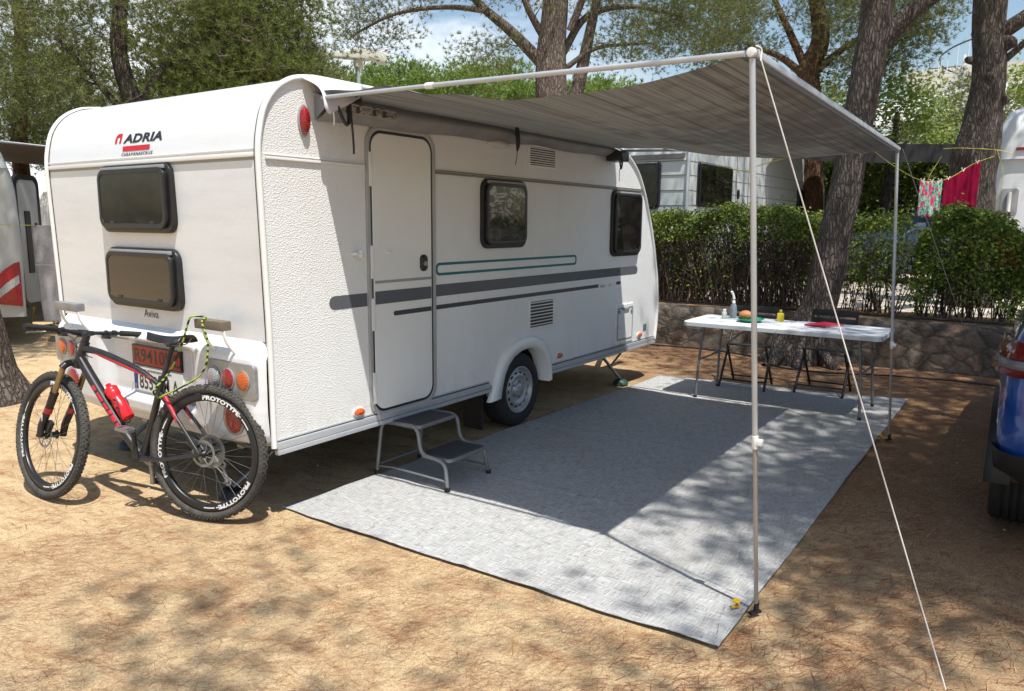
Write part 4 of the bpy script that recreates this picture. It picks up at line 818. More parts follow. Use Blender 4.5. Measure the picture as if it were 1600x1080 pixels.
# ================================================================== VEHICLES
def paint_mat(name, col, rough=.22): return pm(name, col, rough, var=.10, vs=3, coat=.8, metal=.15)
glass_car = pm('car_glass', (.012, .014, .016), .04, var=.3, vs=2, coat=.5)
def car(loc, yaw, paint, L=4.3, Wd=1.8, Hh=1.55, name='parked_car', label='', cat='car', group=None, suv=False, detail=False):
    """local: rear bumper at x=0, nose at x=L, ground z=0"""
    t = thing(name, label, cat, loc, (0, 0, yaw), group); hw = Wd/2; gz = .28 if suv else .2
    # stations: x, belt z, roof z, half width at waist, half width at roof, low z
    S = [(0.0, .66, .66, .80, .80, .46), (.03, .88, .90, .90, .82, .36), (.10, .96, 1.02, .955, .80, .28), (.20, .98, 1.16, .985, .78, .26), (.42, .97, 1.42, 1.0, .74, .24), (.70, .96, 1.50, 1.0, .74, .23), (1.2, .95, 1.545, 1.0, .74, .22), (2.0, .94, 1.55, 1.0, .745, .22), (2.6, .93, 1.50, 1.0, .73, .22), (3.0, .92, 1.22, 1.0, .76, .22), (3.35, .92, .95, .985, .84, .22), (3.8, .86, .88, .97, .84, .22), (4.15, .74, .76, .90, .80, .24), (4.3, .55, .56, .74, .70, .34)]
    b = MB(); V = []; K = None
    for x, zb, zr, w, wr, zl in S:
        x *= L/4.3; zb, zr = zb*Hh/1.55, zr*Hh/1.55; zl = zl*.9+(.12 if suv else 0)
        w *= hw; wr *= hw
        half = [(w*.86, zl), (w*.975, zl+.05), (w*1.0, zl+.22 if zb-zl > .3 else zl+.1), (w*.995, zb-.16*(zb-zl)), (w*.975, zb-.02), (w*.95, zb+.02*(1 if zr > zb+.1 else 0)), (wr+(w*.93-wr)*.12, zr-(zr-zb)*.10), (wr*.93, zr-.01), (wr*.6, zr+.012), (0, zr+.02)]
        ring_ = [(x, y, z) for y, z in half]+[(x, -y, z) for y, z in half[-2::-1]]; K = len(ring_); V += ring_
    b.add(V, [(i*K+j, i*K+j+1, (i+1)*K+j+1, (i+1)*K+j) for i in range(len(S)-1) for j in range(K-1)], True)
    b.add(V[:K], [tuple(range(K))[::-1]]); b.add(V[-K:], [tuple(range(K))])
    b.add([v for i in range(len(S)) for v in (V[i*K], V[i*K+K-1])], [(2*i, 2*i+1, 2*i+3, 2*i+2) for i in range(len(S)-1)])
    body = b.build('body', paint, t)
    def surf(x, j):                                   # point on the side: station interpolation
        xs = [s[0]*L/4.3 for s in S]; i = max(k for k in range(len(xs)) if xs[k] <= x+1e-6); i = min(i, len(xs)-2); f = (x-xs[i])/(xs[i+1]-xs[i]); j0 = int(j); g = j-j0
        P = [Vector(V[a*K+q]) for a in (i, i+1) for q in (j0, min(j0+1, K-1))]
        return P[0].lerp(P[1], g).lerp(P[2].lerp(P[3], g), f)
    def patch(name, xs, j0, j1, mat, off=.008, side=1, n=4):
        W_ = MB(); Pp = []
        for x in xs:
            for q in range(n+1):
                p = surf(x, j0+(j1-j0)*q/n); p = Vector((p.x, (p.y+off)*side, p.z+ (off if j0 > 6 else 0))); Pp.append(p)
        W_.add(Pp, [(i*(n+1)+q, i*(n+1)+q+1, (i+1)*(n+1)+q+1, (i+1)*(n+1)+q) for i in range(len(xs)-1) for q in range(n)], True); return W_.build(name, mat, t)
    for sd_ in (1, -1):
        for x0, x1 in ((.62, 1.0), (1.06, 1.98), (2.04, 2.75)): patch('side_window', list(np.linspace(x0*L/4.3, x1*L/4.3, 6)), 5.15, 5.95, glass_car, .006, sd_)
        patch('sill', list(np.linspace(.95, 3.0, 8)), .6, 2.0, black_pl, .012, sd_)
        if not detail: MB().box(2.62*L/4.3, 2.78*L/4.3, sd_*hw*.97, sd_*(hw*.97+.17), .93*Hh/1.55, 1.06*Hh/1.55).build('mirror', paint, t, bevel=.03)
    for nm, i0, i1 in (('rear_window', .16, .58), ('windscreen', 2.66, 3.28)):
        b = MB(); V2 = []
        for x in np.linspace(i0, i1, 6):
            x = x*L/4.3
            for q in np.linspace(-1, 1, 9):
                pz = surf(x, 9-2.6*abs(q)); V2.append((pz.x+(-.01 if i0 < 1 else .01), pz.y*(1 if q >= 0 else -1), pz.z+.012))
        b.add(V2, [(i*9+j, i*9+j+1, (i+1)*9+j+1, (i+1)*9+j) for i in range(5) for j in range(8)], True); b.build(nm, glass_car, t)
    R = .34 if suv else .31
    for x in (.60*L/4.3, 3.42*L/4.3):
        for sd_ in (1, -1):
            wv = bpy.data.objects.new('wheel', None); COL.objects.link(wv); wv.parent = t; OFF[wv.name] = Vector((0, 0, 0))
            fr = Fr((x, sd_*(hw-.02), R), (1, 0, 0), (0, 0, 1), (0, sd_, 0))
            w_ = .225; pf = [(R*.64, -.004), (R*.66, .006), (R-.05, .012), (R-.018, .004), (R-.004, -.012)]
            for g in (.25, .42, .58, .75): pf += [(R, -w_*g+.008), (R-.009, -w_*g+.005), (R-.009, -w_*g-.005), (R, -w_*g-.008)]
            pf += [(R-.004, -w_+.012), (R-.05, -w_), (R*.6, -w_+.01)]
            MB().lathe(pf, fr, 44).build('tyre', dark_rub, wv)
            rb = MB().lathe([(R*.66, -.006), (R*.65, -.02), (R*.6, -.05), (.04, -.03), (.001, -.028)], fr, 36)
            for k in range(5):
                a = 2*PI*k/5; rb.tube([fr(.03*math.cos(a), .03*math.sin(a), -.022), fr(R*.62*math.cos(a), R*.62*math.sin(a), -.014)], .022, 6, flat=.5)
            rb.build('rim', pm('car_rim', (.33, .34, .35), .35, metal=.6), wv)
            pa = [(x+(R+.07)*math.cos(a), (R+.07)*math.sin(a)+R) for a in np.linspace(-.08, PI+.08, 20)]; pb = [(x+(R+.015)*math.cos(a), (R+.015)*math.sin(a)+R) for a in np.linspace(-.08, PI+.08, 20)]
            fo = Fr((0, sd_*(hw-.0), 0), (1, 0, 0), (0, 0, 1), (0, sd_, 0)); b = MB()
            VV = [fo(*p, -.10) for p in pa]+[fo(*p, .018) for p in pa]+[fo(*p, .022) for p in pb]+[fo(*p, -.14) for p in pb]
            b.add(VV, [(r*20+i, r*20+i+1, (r+1)*20+i+1, (r+1)*20+i) for r in range(3) for i in range(19)], True); b.build('wheel_arch', black_pl if suv else paint, t)
    # bumper cladding, lamps, plate
    def rear_band(name, z0, z1, mat, off, xs=(0, .03, .10, .2, .42)):
        b = MB(); V3 = []
        def ring_at(x, z):
            for q in np.linspace(0, 4.4, 45):
                p = surf(x, q)
                if p.z >= z: return p.y
            return surf(x, 4).y
        path = [(x, 1) for x in xs[::-1]]+[(x, -1) for x in xs]
        for x, sd_ in path:
            for z in np.linspace(z0, z1, 5):
                y = ring_at(x*L/4.3, z); V3.append((x*L/4.3-off, sd_*(y+off*.8), z))
        n = 5; b.add(V3, [(i*n+j, i*n+j+1, (i+1)*n+j+1, (i+1)*n+j) for i in range(len(path)-1) for j in range(n-1)], True); return b.build(name, mat, t)
    rear_band('rear_bumper', .36 if suv else .24, .52 if suv else .50, black_pl, .02)
    for sd_ in (1, -1):
        lm = MB(); Vv = []; kz = Hh/1.55
        pts = [(.46, .93), (.40, 1.01), (.30, 1.07), (.14, 1.06), (.05, .99), (.03, .90), (.06, .87), (.2, .88), (.40, .90)]
        xs_ = [(.40, .52), (.16, .78), (.04, .70), (-.02, .42)]
        for x, yy in ((.50, 1.0), (.34, .985), (.18, .955), (.075, .90), (.02, .80), (.005, .52)):
            th = .085 if x > .1 else (.09 if x > .01 else .05)
            for z in (.955-th, .955, .955+th*.9): Vv.append((x-.016, sd_*(yy*hw+.012-(z-.955)*.35*(1 if x > .05 else .3)), z*kz))
        lm.add(Vv, [(i*3+j, i*3+j+1, (i+1)*3+j+1, (i+1)*3+j) for i in range(5) for j in range(2)], True); l_ = lm.build('tail_lamp', pm('shaded_red_lens', (.16, .004, .006), .12, var=.3, vs=40, coat=.5) if detail else red_lens, t, solid=.02)  # detailed car: lens red darkened to put shade on the lamp
        ci = MB(); Vv = []
        for x, yy in ((.36, .99), (.18, .957), (.075, .903), (.03, .83)):
            for z in (.905, .945): Vv.append((x-.030, sd_*(yy*hw+.026-(z-.955)*.3), z*kz))
        ci.add(Vv, [(i*2, i*2+1, (i+1)*2+1, (i+1)*2) for i in range(3)], True); ci.build('lamp_insert', pm('lamp_grey', (.16, .16, .17), .2) if detail else black_pl, l_, solid=.006)
        MB().box(L-.34, L-.12, sd_*hw*.60, sd_*hw*.88, .62, .74).build('headlight', clear_lens, t, bevel=.04)
    MB().box(-.035, -.015, -.26, .26, .62, .73).build('number_plate', white, t)
    MB().box(.45, .52, -.45, .45, 1.50*Hh/1.55, 1.53*Hh/1.55).build('spoiler', paint, t, bevel=.01)
    if detail: MB().tube(bez([(-.03, .46, .42), (-.035, .53, .33), (-.03, .62, .27), (-.0, .70, .24)]), .010, 6).build('bumper_trim', chrome, t)
    return t
blue = paint_mat('deep_blue_paint', (.008, .06, .30), .16)
car((1.85, -4.14, .0), 0, blue, 4.35, 1.84, 1.62, 'parked_car', 'dark blue car with red tail lamp and black bumper at the right edge', 'car', None, True, True)
car((15.3, -4.3, .50), math.radians(90), paint_mat('grey_blue_paint', (.11, .17, .23), .25), 4.6, 1.85, 1.78, 'parked_car', 'grey-blue car on the pale road behind the washing and shrubs', 'car')
car((8.6, 14.2, .0), math.radians(-150), paint_mat('dark_grey_paint', (.07, .075, .08), .25), 4.4, 1.8, 1.6, 'parked_car', 'dark grey car behind the hanging grey towel at the left', 'car')
# ------------------------------------------------------------------ other leisure vehicles
def lined_mat(name, col, sp, z0):
    s = NB(name); n = s.noise(1.5, 5, .6); return s.fin(Base_Color=s.ramp(n, [(.35, tuple(c*.9 for c in col)), (.65, col)]), Roughness=.38)
# grey-white caravan behind the hedge
X0, Y0, G = 8.75, 1.19, .52
c2 = thing('caravan', 'older white caravan with grooved panels and dark windows behind the hedge', 'caravan', (X0+3.4, Y0+1.1, G)); off_white = lined_mat('off_white_panel', (.62, .64, .62), .1, 0)
P2 = [(0, .4), (-.03, 1.2), (-.02, 2.1), (.05, 2.42), (.22, 2.66), (.5, 2.74), (8.0, 2.74), (8.6, 2.55), (9.0, 2.0), (9.2, 1.2), (9.15, .4)]
b = MB()
for y in (Y0, Y0+2.2): b.add([(X0+x, y, G+z) for x, z in P2], [tuple(range(len(P2)))])
n_ = len(P2); V = [(X0+x, Y0+2.2*j, G+z) for x, z in P2 for j in (0, 1)]; b.add(V, [(2*i, 2*i+1, (2*i+3) % (2*n_), (2*i+2) % (2*n_)) for i in range(n_)])
b.build('body', off_white, c2)
S2 = Fr((X0, Y0, G), (1, 0, 0), (0, 0, 1), (0, -1, 0)); R2 = Fr((X0-.03, Y0, G), (0, -1, 0), (0, 0, 1), (-1, 0, 0))
gr = MB(); 
for z in (.7, .95, 1.18, 1.41, 1.64, 1.87, 2.08): gr.box(.02, 9.0, z, z+.008, 0, .004, S2).box(-2.17, -.03, z, z+.008, -.012, .004, R2)
gr.build('panel_grooves', pm('groove_grey', (.16, .17, .17), .6), c2)
MB().tube([(X0+x-.01, Y0-.01, G+z) for x, z in P2[:6]], .03, 6).build('corner_trim', alu_w, c2)
MB().box(-2.15, -.05, 2.12, 2.19, 0, .04, R2).build('rear_rail', pm('rail_grey', (.12, .13, .13), .5), c2)
window(c2, R2, -1.8, -.43, 1.36, 2.09); window(c2, S2, .38, 1.95, 1.40, 2.10); window(c2, S2, 6.4, 8.2, 1.42, 1.92)
MB().ring(rrect(2.25, 2.95, .42, 2.5, .06), rrect(2.264, 2.936, .434, 2.486, .05), 0, .008, S2).build('door_outline', pm('groove_grey', (.1, .1, .1)), c2)
MB().prism(circ(2.36, 1.66, .045, .085, 16), 0, .03, S2).build('door_handle', letter_black, c2)
d_ = MB(); 
for k, (a, h, cx) in enumerate(((.0, .03, .52), (.08, .05, .66), (.05, .035, .85))): d_.tube(bez([S2(cx+.1, 2.28, .004), S2(cx+.25, 2.32+h, .004), S2(cx+.4, 2.27, .004), S2(cx+.55, 2.30, .004)]), .008, 4)
d_.build('swoosh_decal', pm('decal_blue', (.05, .10, .20), .5), c2); MB().prism(circ(1.1, 2.36, .13, .08, 16), 0, .004, S2).build('orange_decal', pm('decal_orange', (.55, .20, .04), .5), c2)
MB().prism(rrect(-.24, -.12, 2.26, 2.38, .03), .035, .04, R2).build('sticker', pm('decal_light_blue', (.05, .25, .50), .5), c2); MB().prism(circ(-.36, 2.31, .045, .065, 14), .035, .04, R2).build('sticker', pm('decal_brown', (.25, .15, .06), .5), c2)
for x in (3.0,):
    w_ = bpy.data.objects.new('wheel', None); COL.objects.link(w_); w_.parent = c2; OFF[w_.name] = OFF[c2.name]; road_wheel(w_, Fr((X0+x, Y0+.03, G+.32), (1, 0, 0), (0, 0, 1), (0, -1, 0)))
# dark tarpaulin strung beside it
tp = thing('tarpaulin', 'dark brown tarpaulin stretched between the grooved caravan and the trees', 'tarpaulin', (13.5, -.6, 0)); tpm = pm('dark_tarp', (.018, .016, .015), .7, var=.3, bump=.4, bs=3)
MB().grid(lambda u, v: (12.6+1.6*u-.1*math.sin(3*u), 1.0-3.1*u, 3.26-.10*u-.34*v-.04*math.sin(PI*u)+.015*math.sin(19*u)*v), 30, 6).build('hanging_edge', tpm, tp)
MB().grid(lambda u, v: (12.6+1.6*u+2.6*v, 1.0-3.1*u+.5*v, 3.26-.10*u-.05*math.sin(PI*u)*(1-v)-.1*math.sin(PI*v)), 20, 10).build('sheet', tpm, tp)
# white motorhome, far right
def motorhome(name, label, O, ang, L=6.5, Wd=2.2, Hh=2.85, rr_=.42, mat=None):
    h = Vector((math.cos(ang), math.sin(ang), 0)); l = Vector((-math.sin(ang), math.cos(ang), 0)); O = Vector(O)
    t = thing(name, label, 'motorhome', tuple(O)); mat = mat or skin
    cs_ = [(0, .38), (-.02, 1.2), (-.0, 2.0), (.04, Hh-.55), (.12, Hh-.3), (.25, Hh-.12), (.45, Hh-.02), (Wd/2, Hh+.01)]; cs_ = cs_+[(Wd-a, z) for a, z in cs_[-2::-1]]
    st_ = [(0, 1, 0), (-.03, .99, .02), (.0, 1, 0), (.12, 1, .0), (L*.7, 1, 0), (L-.5, .85, 0), (L, .45, 0)]
    b = MB(); V = []
    for k, (x, s_, _) in enumerate(((.10, .55, 0), (.02, .93, 0), (.0, .97, 0), (.05, 1.0, 0), (L*.7, 1, 0), (L-.6, .95, 0), (L, .72, 0))):
        for a, z in cs_:
            zz = .38+(z-.38)*(1 if k > 2 else (.985 if k == 2 else (.96 if k == 1 else .93))); aa = Wd/2+(a-Wd/2)*(s_ if k < 4 else 1)
            zz = .38+(zz-.38)*(s_ if k > 4 else 1); V.append(O+h*x+l*aa+Vector((0, 0, zz)))
    n = len(cs_); b.add(V, [(i*n+j, i*n+j+1, (i+1)*n+j+1, (i+1)*n+j) for i in range(6) for j in range(n-1)], True); b.add(V[:n], [tuple(range(n))]); b.add(V[-n:], [tuple(range(n))[::-1]])
    b.build('body', mat, t); return t, h, l, O
mh, h_, l_, O_ = motorhome('motorhome', 'white motorhome seen from behind at the right edge beside the big pine', (11.6, -2.66, .52), math.radians(-6), 6.5, 2.25, 3.05, mat=skin)
# its rear-left corner is what shows: mirror so that the body runs to the right of the corner
for o in [x for x in bpy.data.objects if x.parent == mh]: bpy.data.objects.remove(o)
bpy.data.objects.remove(mh)
mh = thing('motorhome', 'white motorhome seen from behind at the right edge beside the big pine', 'motorhome', (12.0, -3.8, .52))
def mh_surface(u, v):
    # rear face and sides as one shell: u round the plan, v up
    Lx, Wy, r = 6.0, 2.25, .22; per = [(6, 0), (r, 0)]+[(r-r*math.sin(a), r-r*math.cos(a)) for a in np.linspace(0, PI/2, 7)][1:]+[(0, Wy-r)]+[(r-r*math.cos(a), Wy-r+r*math.sin(a)) for a in np.linspace(0, PI/2, 7)][1:]+[(6, Wy)]
    q = u*(len(per)-1); i = min(int(q), len(per)-2); f = q-i; px = per[i][0]+(per[i+1][0]-per[i][0])*f; py = per[i][1]+(per[i+1][1]-per[i][1])*f
    z = .45+2.55*v; t_ = max(0, (v-.72)/.28); ins = .30*(1-math.sqrt(max(0, 1-t_**2))) if v > .72 else 0
    lean = .10*max(0, v-.3)
    sx = 1-2*ins/6; sy = 1-2*ins/Wy
    return (11.85+3+(px-3)*sx+lean*(1 if px < 3 else 0), -2.60-Wy/2-(py-Wy/2)*sy, .52+z)
b = MB().grid(mh_surface, 32, 30); b.build('body', skin, mh)
top = [mh_surface(k/32, 1) for k in range(33)]; MB().add(top, [tuple(range(33))]).build('roof', skin, mh)
MR = Fr((11.84, -2.60, .52), (0, -1, 0), (0, 0, 1), (-1, 0, 0))
MB().box(.30, .46, 2.30, 2.345, -.08, -.028, MR).build('marker_lamp', red_lens, mh)
MB().box(.03, 2.2, 2.16, 2.168, -.12, .012, MR).build('panel_joint', grey_tr, mh); 
MB().prism(rrect(.16, .40, 1.30, 1.72, .05), -.03, .012, MR).build('recess', grey_tr, mh, bevel=.01); MB().tube([MR(.28, 1.36, .03), MR(.28, 1.66, .03)], .03, 8).build('grab_handle', white, mh)
MB().prism([(.03, .5), (2.2, .5), (2.2, .8), (1.2, .85), (.5, .95), (.12, 1.30), (.03, 1.36)], -.06, .02, MR).build('red_lower_trim', red_lens, mh)
# left motorhome with open door and awning
ang = math.radians(70); h_ = Vector((math.cos(ang), math.sin(ang), 0)); l_ = Vector((-math.sin(ang), math.cos(ang), 0)); O_ = Vector((2.0, 7.5, 0))
gm = pm('shade_toned_white_bodywork', (.40, .43, .44), .25, var=.05, vs=2, coat=.4)  # white body darkened so the colour carries its shade
m2, _, _, _ = motorhome('motorhome', 'shade-toned white motorhome with sweeping red tail lamp and open door at the left edge', (2.0, 7.5, 0), ang, 6.0, 2.2, 2.78, mat=gm)
MRL = Fr(O_, -l_, (0, 0, 1), -h_)
red_p = [(-.03, 1.10), (-.09, 1.08), (-.2, 1.0), (-.30, .90), (-.36, .78), (-.36, .64), (-.30, .56), (-.03, .52)]
tl = MB().prism(red_p[::-1], -.03, .035, MRL, bev=.01).build('tail_lamp', red_lens, m2)
MB().prism([(-.05, .93), (-.2, .82), (-.33, .68), (-.33, .60), (-.18, .72), (-.05, .82)][::-1], .03, .04, MRL).build('clear_strip', clear_lens, tl)
MB().box(-.62, -.30, 2.16, 2.20, -.02, .03, MRL).build('marker_lamp', red_lens, m2); MB().box(-2.2, -.0, 2.27, 2.275, -.02, .012, MRL).build('panel_joint', grey_tr, m2)
MB().prism(rrect(-.62, -.28, 1.18, 1.62, .08), -.02, .02, MRL, bev=.01).build('hatch', gm, m2); MB().tube([MRL(-.46, 1.25, .04), MRL(-.46, 1.48, .04)], .018, 6).build('hatch_handle', grey_tr, m2)
dd0 = O_+h_*.62; dd1 = Vector((2.66, 8.42, 0)); dn = (dd1-dd0).normalized(); DF = Fr(dd0, dn, (0, 0, 1)); dw = (dd1-dd0).length
dr_ = MB().prism(rrect(0, dw, .45, 2.22, .12), -.02, .02, DF).build('door', gm, m2)
MB().ring(rrect(-.0, dw+.012, .43, 2.24, .13), rrect(.05, dw-.045, .49, 2.17, .1), -.024, .026, DF).build('door_seal', letter_black, dr_)
MB().box(.18, .30, .9, 1.75, .021, .035, DF).box(.18, .30, .9, 1.75, -.035, -.021, DF).build('door_pocket', letter_black, dr_)
aw2 = thing('awning', 'brown awning stretched out beside the shade-toned motorhome at the left', 'awning', (5.5, 10.5, 0)); bt = pm('brown_awning', (.14, .10, .065), .75, var=.15)
Aw = [Vector((2.4, 9.2, 2.75)), Vector((3.9, 13.4, 2.75)), Vector((6.55, 11.9, 2.56)), Vector((4.1, 7.6, 2.54))]
MB().grid(lambda u, v: tuple((Aw[0].lerp(Aw[1], u)).lerp(Aw[3].lerp(Aw[2], u), v)-Vector((0, 0, .08*math.sin(PI*u)*math.sin(PI*v)))), 12, 12).build('canopy', bt, aw2)
MB().tube([Aw[3], Aw[2]], .035, 6).tube([Aw[0], Aw[3]], .02, 6).build('rail', steel, aw2)
MB().grid(lambda u, v: tuple(Aw[3].lerp(Aw[2], u)-Vector((0, 0, .70*v+.02*math.sin(30*u)*v))), 40, 3).build('valance', bt, aw2)
for Pp in (Aw[3], Aw[2]): MB().tube([Pp, Vector((Pp.x, Pp.y, 0))], .015, 6).build('pole', steel, aw2)
# silvery van behind
sv = thing('van', 'white van with silver window screens under the brown awning at the left', 'van', (12.0, 22.0, 0)); b = MB()
VF = Fr((9.6, 24.0, 0), Vector((.75, -.66, 0)), (0, 0, 1)); b.prism([(0, .4), (5.2, .4), (5.2, 1.2), (4.6, 1.4), (4.0, 2.4), (3.6, 2.55), (.2, 2.55), (0, 2.3)], -1.8, 0, VF, bev=.05).build('body', skin, sv)
for k in range(6): MB().box(.3, 3.6, 1.25+.16*k, 1.27+.16*k, .0, .012, VF).build('screen_slat', alu, sv)
MB().prism([(3.75, 1.45), (4.4, 1.45), (3.9, 2.25), (3.75, 2.25)], 0, .01, VF).build('side_window', glass_car, sv)
for k in (.9, 4.2):
    MB().lathe([(.001, 0), (.2, .0), (.33, -.01), (.34, -.05), (.34, -.2), (.3, -.22)], Fr(VF(k, .34, .02), (1, 0, 0), (0, 0, 1), (VF.N)), 24).build('wheel', dark_rub, sv)
# washing line and towel at the left
tag(MB().tube(bez([(.25, 6.75, 1.63), (1.0, 6.9, 1.60), (2.2, 7.60, 1.56), (3.4, 6.4, 1.56), (4.2, 5.6, 1.6)]), .004, 5).build('clothesline', pm('yellow_cord', (.55, .50, .06), .6)), 'yellow washing line at the left carrying the grey towel', 'clothesline', 'clotheslines')
A_ = Vector((2.2, 7.62, 0)); B_ = Vector((2.78, 6.95, 0)); tw = pm('grey_terry', (.36, .35, .37), .95, var=.18, vs=30, bump=1.0, bs=170)
def towel(u, v):
    p = A_.lerp(B_, u); f = .018*math.sin(9*u+2.5*v)+.03*(v**2)*math.sin(5*u); nrm = Vector((-.75, -.66, 0))
    if v > .38 and v < .40: f += .012
    return (p.x+nrm.x*f+.04*v*(1-u), p.y+nrm.y*f-.05*v*(1-u), 1.565-1.28*v-.01*math.sin(PI*u))
to = thing('towel', 'pale grey towel hanging from the washing line behind the left corner of the caravan', 'towel', (2.5, 7.3, 0))
MB().grid(towel, 24, 60).build('cloth', tw, to, solid=.008)
MB().add([tuple(Vector(towel(u, v))+Vector((-.75, -.66, 0))*.009) for u in (0, .5, 1) for v in (.395, .415)], [(0, 1, 3, 2), (2, 3, 5, 4)]).build('woven_band', pm('towel_band', (.55, .54, .56), .9), to)
MB().box(-.012, .012, -.02, .04, -.01, .01, Fr((2.24, 7.57, 1.55), (1, 0, 0), (0, 0, 1))).build('peg', letter_black, to)
yc = thing('camp_chair', 'small yellow-framed camping chair in the shade behind the front wheel', 'chair', (2.9, 9.2, 0)); ycm = pm('dull_yellow', (.28, .22, .06), .6)
for s_ in (-.22, .22): MB().tube(rpath([(2.65, 9.2+s_, 0), (2.75, 9.2+s_, .42), (3.1, 9.2+s_, .42), (3.2, 9.2+s_, .85)], .05), .014, 6).tube([(3.1, 9.2+s_, .42), (3.2, 9.2+s_, 0)], .014, 6).build('side_frame', ycm, yc)
MB().grid(lambda u, v: (2.75+.35*u, 9.0+.42*v, .42-.03*math.sin(PI*u)), 4, 4).build('seat', ycm, yc); MB().grid(lambda u, v: (3.11+.09*u, 9.0+.42*v, .5+.33*u), 4, 4).build('backrest', ycm, yc)
bx_ = thing('storage_box', 'low black box on the ground sheet under the brown awning', 'box', (4.6, 9.2, 0)); MB().box(4.2, 5.4, 8.8, 9.6, .0, .34).build('tub', letter_black, bx_, bevel=.03); MB().box(4.17, 5.43, 8.77, 9.63, .34, .39).build('lid', black_pl, bx_, bevel=.01)
# ------------------------------------------------------------------ street lamp, building
sl = thing('street_lamp', 'pale twin-panel street lamp on a thin pole rising behind the caravan roof', 'street lamp', (11.9, 11.4, 0)); lpm = pm('cream_lamp', (.66, .64, .52), .45, var=.06)
MB().tube([(11.9, 11.4, 0), (11.9, 11.4, 5.7)], [.09, .05], 10).build('pole', alu_w, sl); d = Vector((.54, -.84, 0))
MB().box(-.10, .10, -.07, .07, -.18, .08, Fr((11.9, 11.4, 5.7), (1, 0, 0), (0, 1, 0))).build('joint', lpm, sl, bevel=.02)
for L0, L1, z0, z1 in ((-.95, .1, 5.88, 5.78),): MB().add([tuple(Vector((11.9, 11.4, 0))+d*a+Vector((.6*w, .8*w, z))) for a, w, z in ((-.98, -.08, 5.86), (-.98, .08, 5.86), (.25, .2, 5.92), (.25, -.2, 5.92), (-.98, -.08, 5.80), (-.98, .08, 5.80), (.25, .2, 5.70), (.25, -.2, 5.70))], [(0, 1, 2, 3), (4, 7, 6, 5), (0, 3, 7, 4), (1, 5, 6, 2), (0, 4, 5, 1), (3, 2, 6, 7)]).build('lamp_head', lpm, sl, bevel=.01)
MB().add([tuple(Vector((11.9, 11.4, 0))+d*a+Vector((.6*w, .8*w, z))) for a, w, z in ((-.15, -.18, 5.98), (-.15, .18, 5.98), (.72, .2, 5.84), (.72, -.2, 5.84), (-.15, -.18, 5.9), (-.15, .18, 5.9), (.70, .2, 5.60), (.70, -.2, 5.60))], [(0, 1, 2, 3), (4, 7, 6, 5), (0, 3, 7, 4), (1, 5, 6, 2), (0, 4, 5, 1), (3, 2, 6, 7)]).build('lamp_head', lpm, sl, bevel=.01)
bl = thing('building', 'large pale building with a sloping roof and white spiral stair behind the trees', 'building', (42, 0, .5)); cream = pm('cream_render', (.66, .60, .50), .8, var=.08); roofm = pm('pale_roof', (.50, .49, .47), .8, var=.12, vs=2)
B0 = 39.0
MB().box(B0, B0+12, -14, 9, .5, 6.2).build('wall', cream, bl); MB().box(B0+3, B0+12, -14, 3, 6.2, 9.4).build('wall', cream, bl)
MB().add([(B0-.3, 9.3, 6.2), (B0-.3, .2, 6.6), (B0+4, .2, 8.9), (B0+4, 9.3, 6.6), (B0-.3, 9.3, 6.05), (B0-.3, .2, 6.4)], [(0, 1, 2, 3), (0, 4, 5, 1)]).build('roof', roofm, bl)
MB().add([(B0-.3, .2, 6.6), (B0-.3, -14, 7.0), (B0+4, -14, 9.8), (B0+4, .2, 8.9)], [(0, 1, 2, 3)]).build('roof', roofm, bl)
MB().box(B0+3.5, B0+4.4, .9, 1.9, 8.2, 9.3).box(B0+3.3, B0+4.6, .7, 2.1, 9.3, 9.5).build('chimney', pm('chimney_dark', (.05, .05, .05), .8), bl)
for k, y in enumerate((-11, -7.6, -4.2, 1.2, 4.6, 7.2)):
    w_ = MB().box(B0-.03, B0+.02, y, y+1.3, 3.2, 5.0).build('window', glass_car, bl); MB().ring(rrect(y-.08, y+1.38, 3.12, 5.08, .01), rrect(y, y+1.3, 3.2, 5.0, .01), 0, .06, Fr((B0, 0, 0), (0, 1, 0), (0, 0, 1), (-1, 0, 0))).build('window_frame', white, w_)
for y0, y1, z in ((2.0, 7.0, 4.9), (-2.6, .6, 5.6)):
    r_ = MB(); r_.box(B0-1.2, B0-1.14, y0, y1, z+.95, z+1.02).box(B0-1.2, B0, y0, y1, z-.12, z)
    for y in np.arange(y0, y1, .22): r_.box(B0-1.19, B0-1.16, y, y+.05, z, z+.95)
    r_.build('balcony', white, bl)
ss = MB(); cx, cy = B0-2.0, .1
ss.tube([(cx, cy, 5.0), (cx, cy, 9.0)], .07, 8)
for k in range(26):
    a = k*.42; z = 5.2+k*.14; ss.box(.0, .95, -.14, .14, 0, .05, Fr((cx, cy, z), (math.cos(a), math.sin(a), 0), (-math.sin(a), math.cos(a), 0), (0, 0, 1)))
    ss.tube([(cx+.95*math.cos(a), cy+.95*math.sin(a), z), (cx+.95*math.cos(a), cy+.95*math.sin(a), z+1.0)], .022, 4)
ss.build('spiral_stair', white, bl)
MB().tube([(cx+.95*math.cos(k*.21), cy+.95*math.sin(k*.21), 6.2+k*.07) for k in range(52)], .035, 5).build('stair_handrail', letter_black, bl)
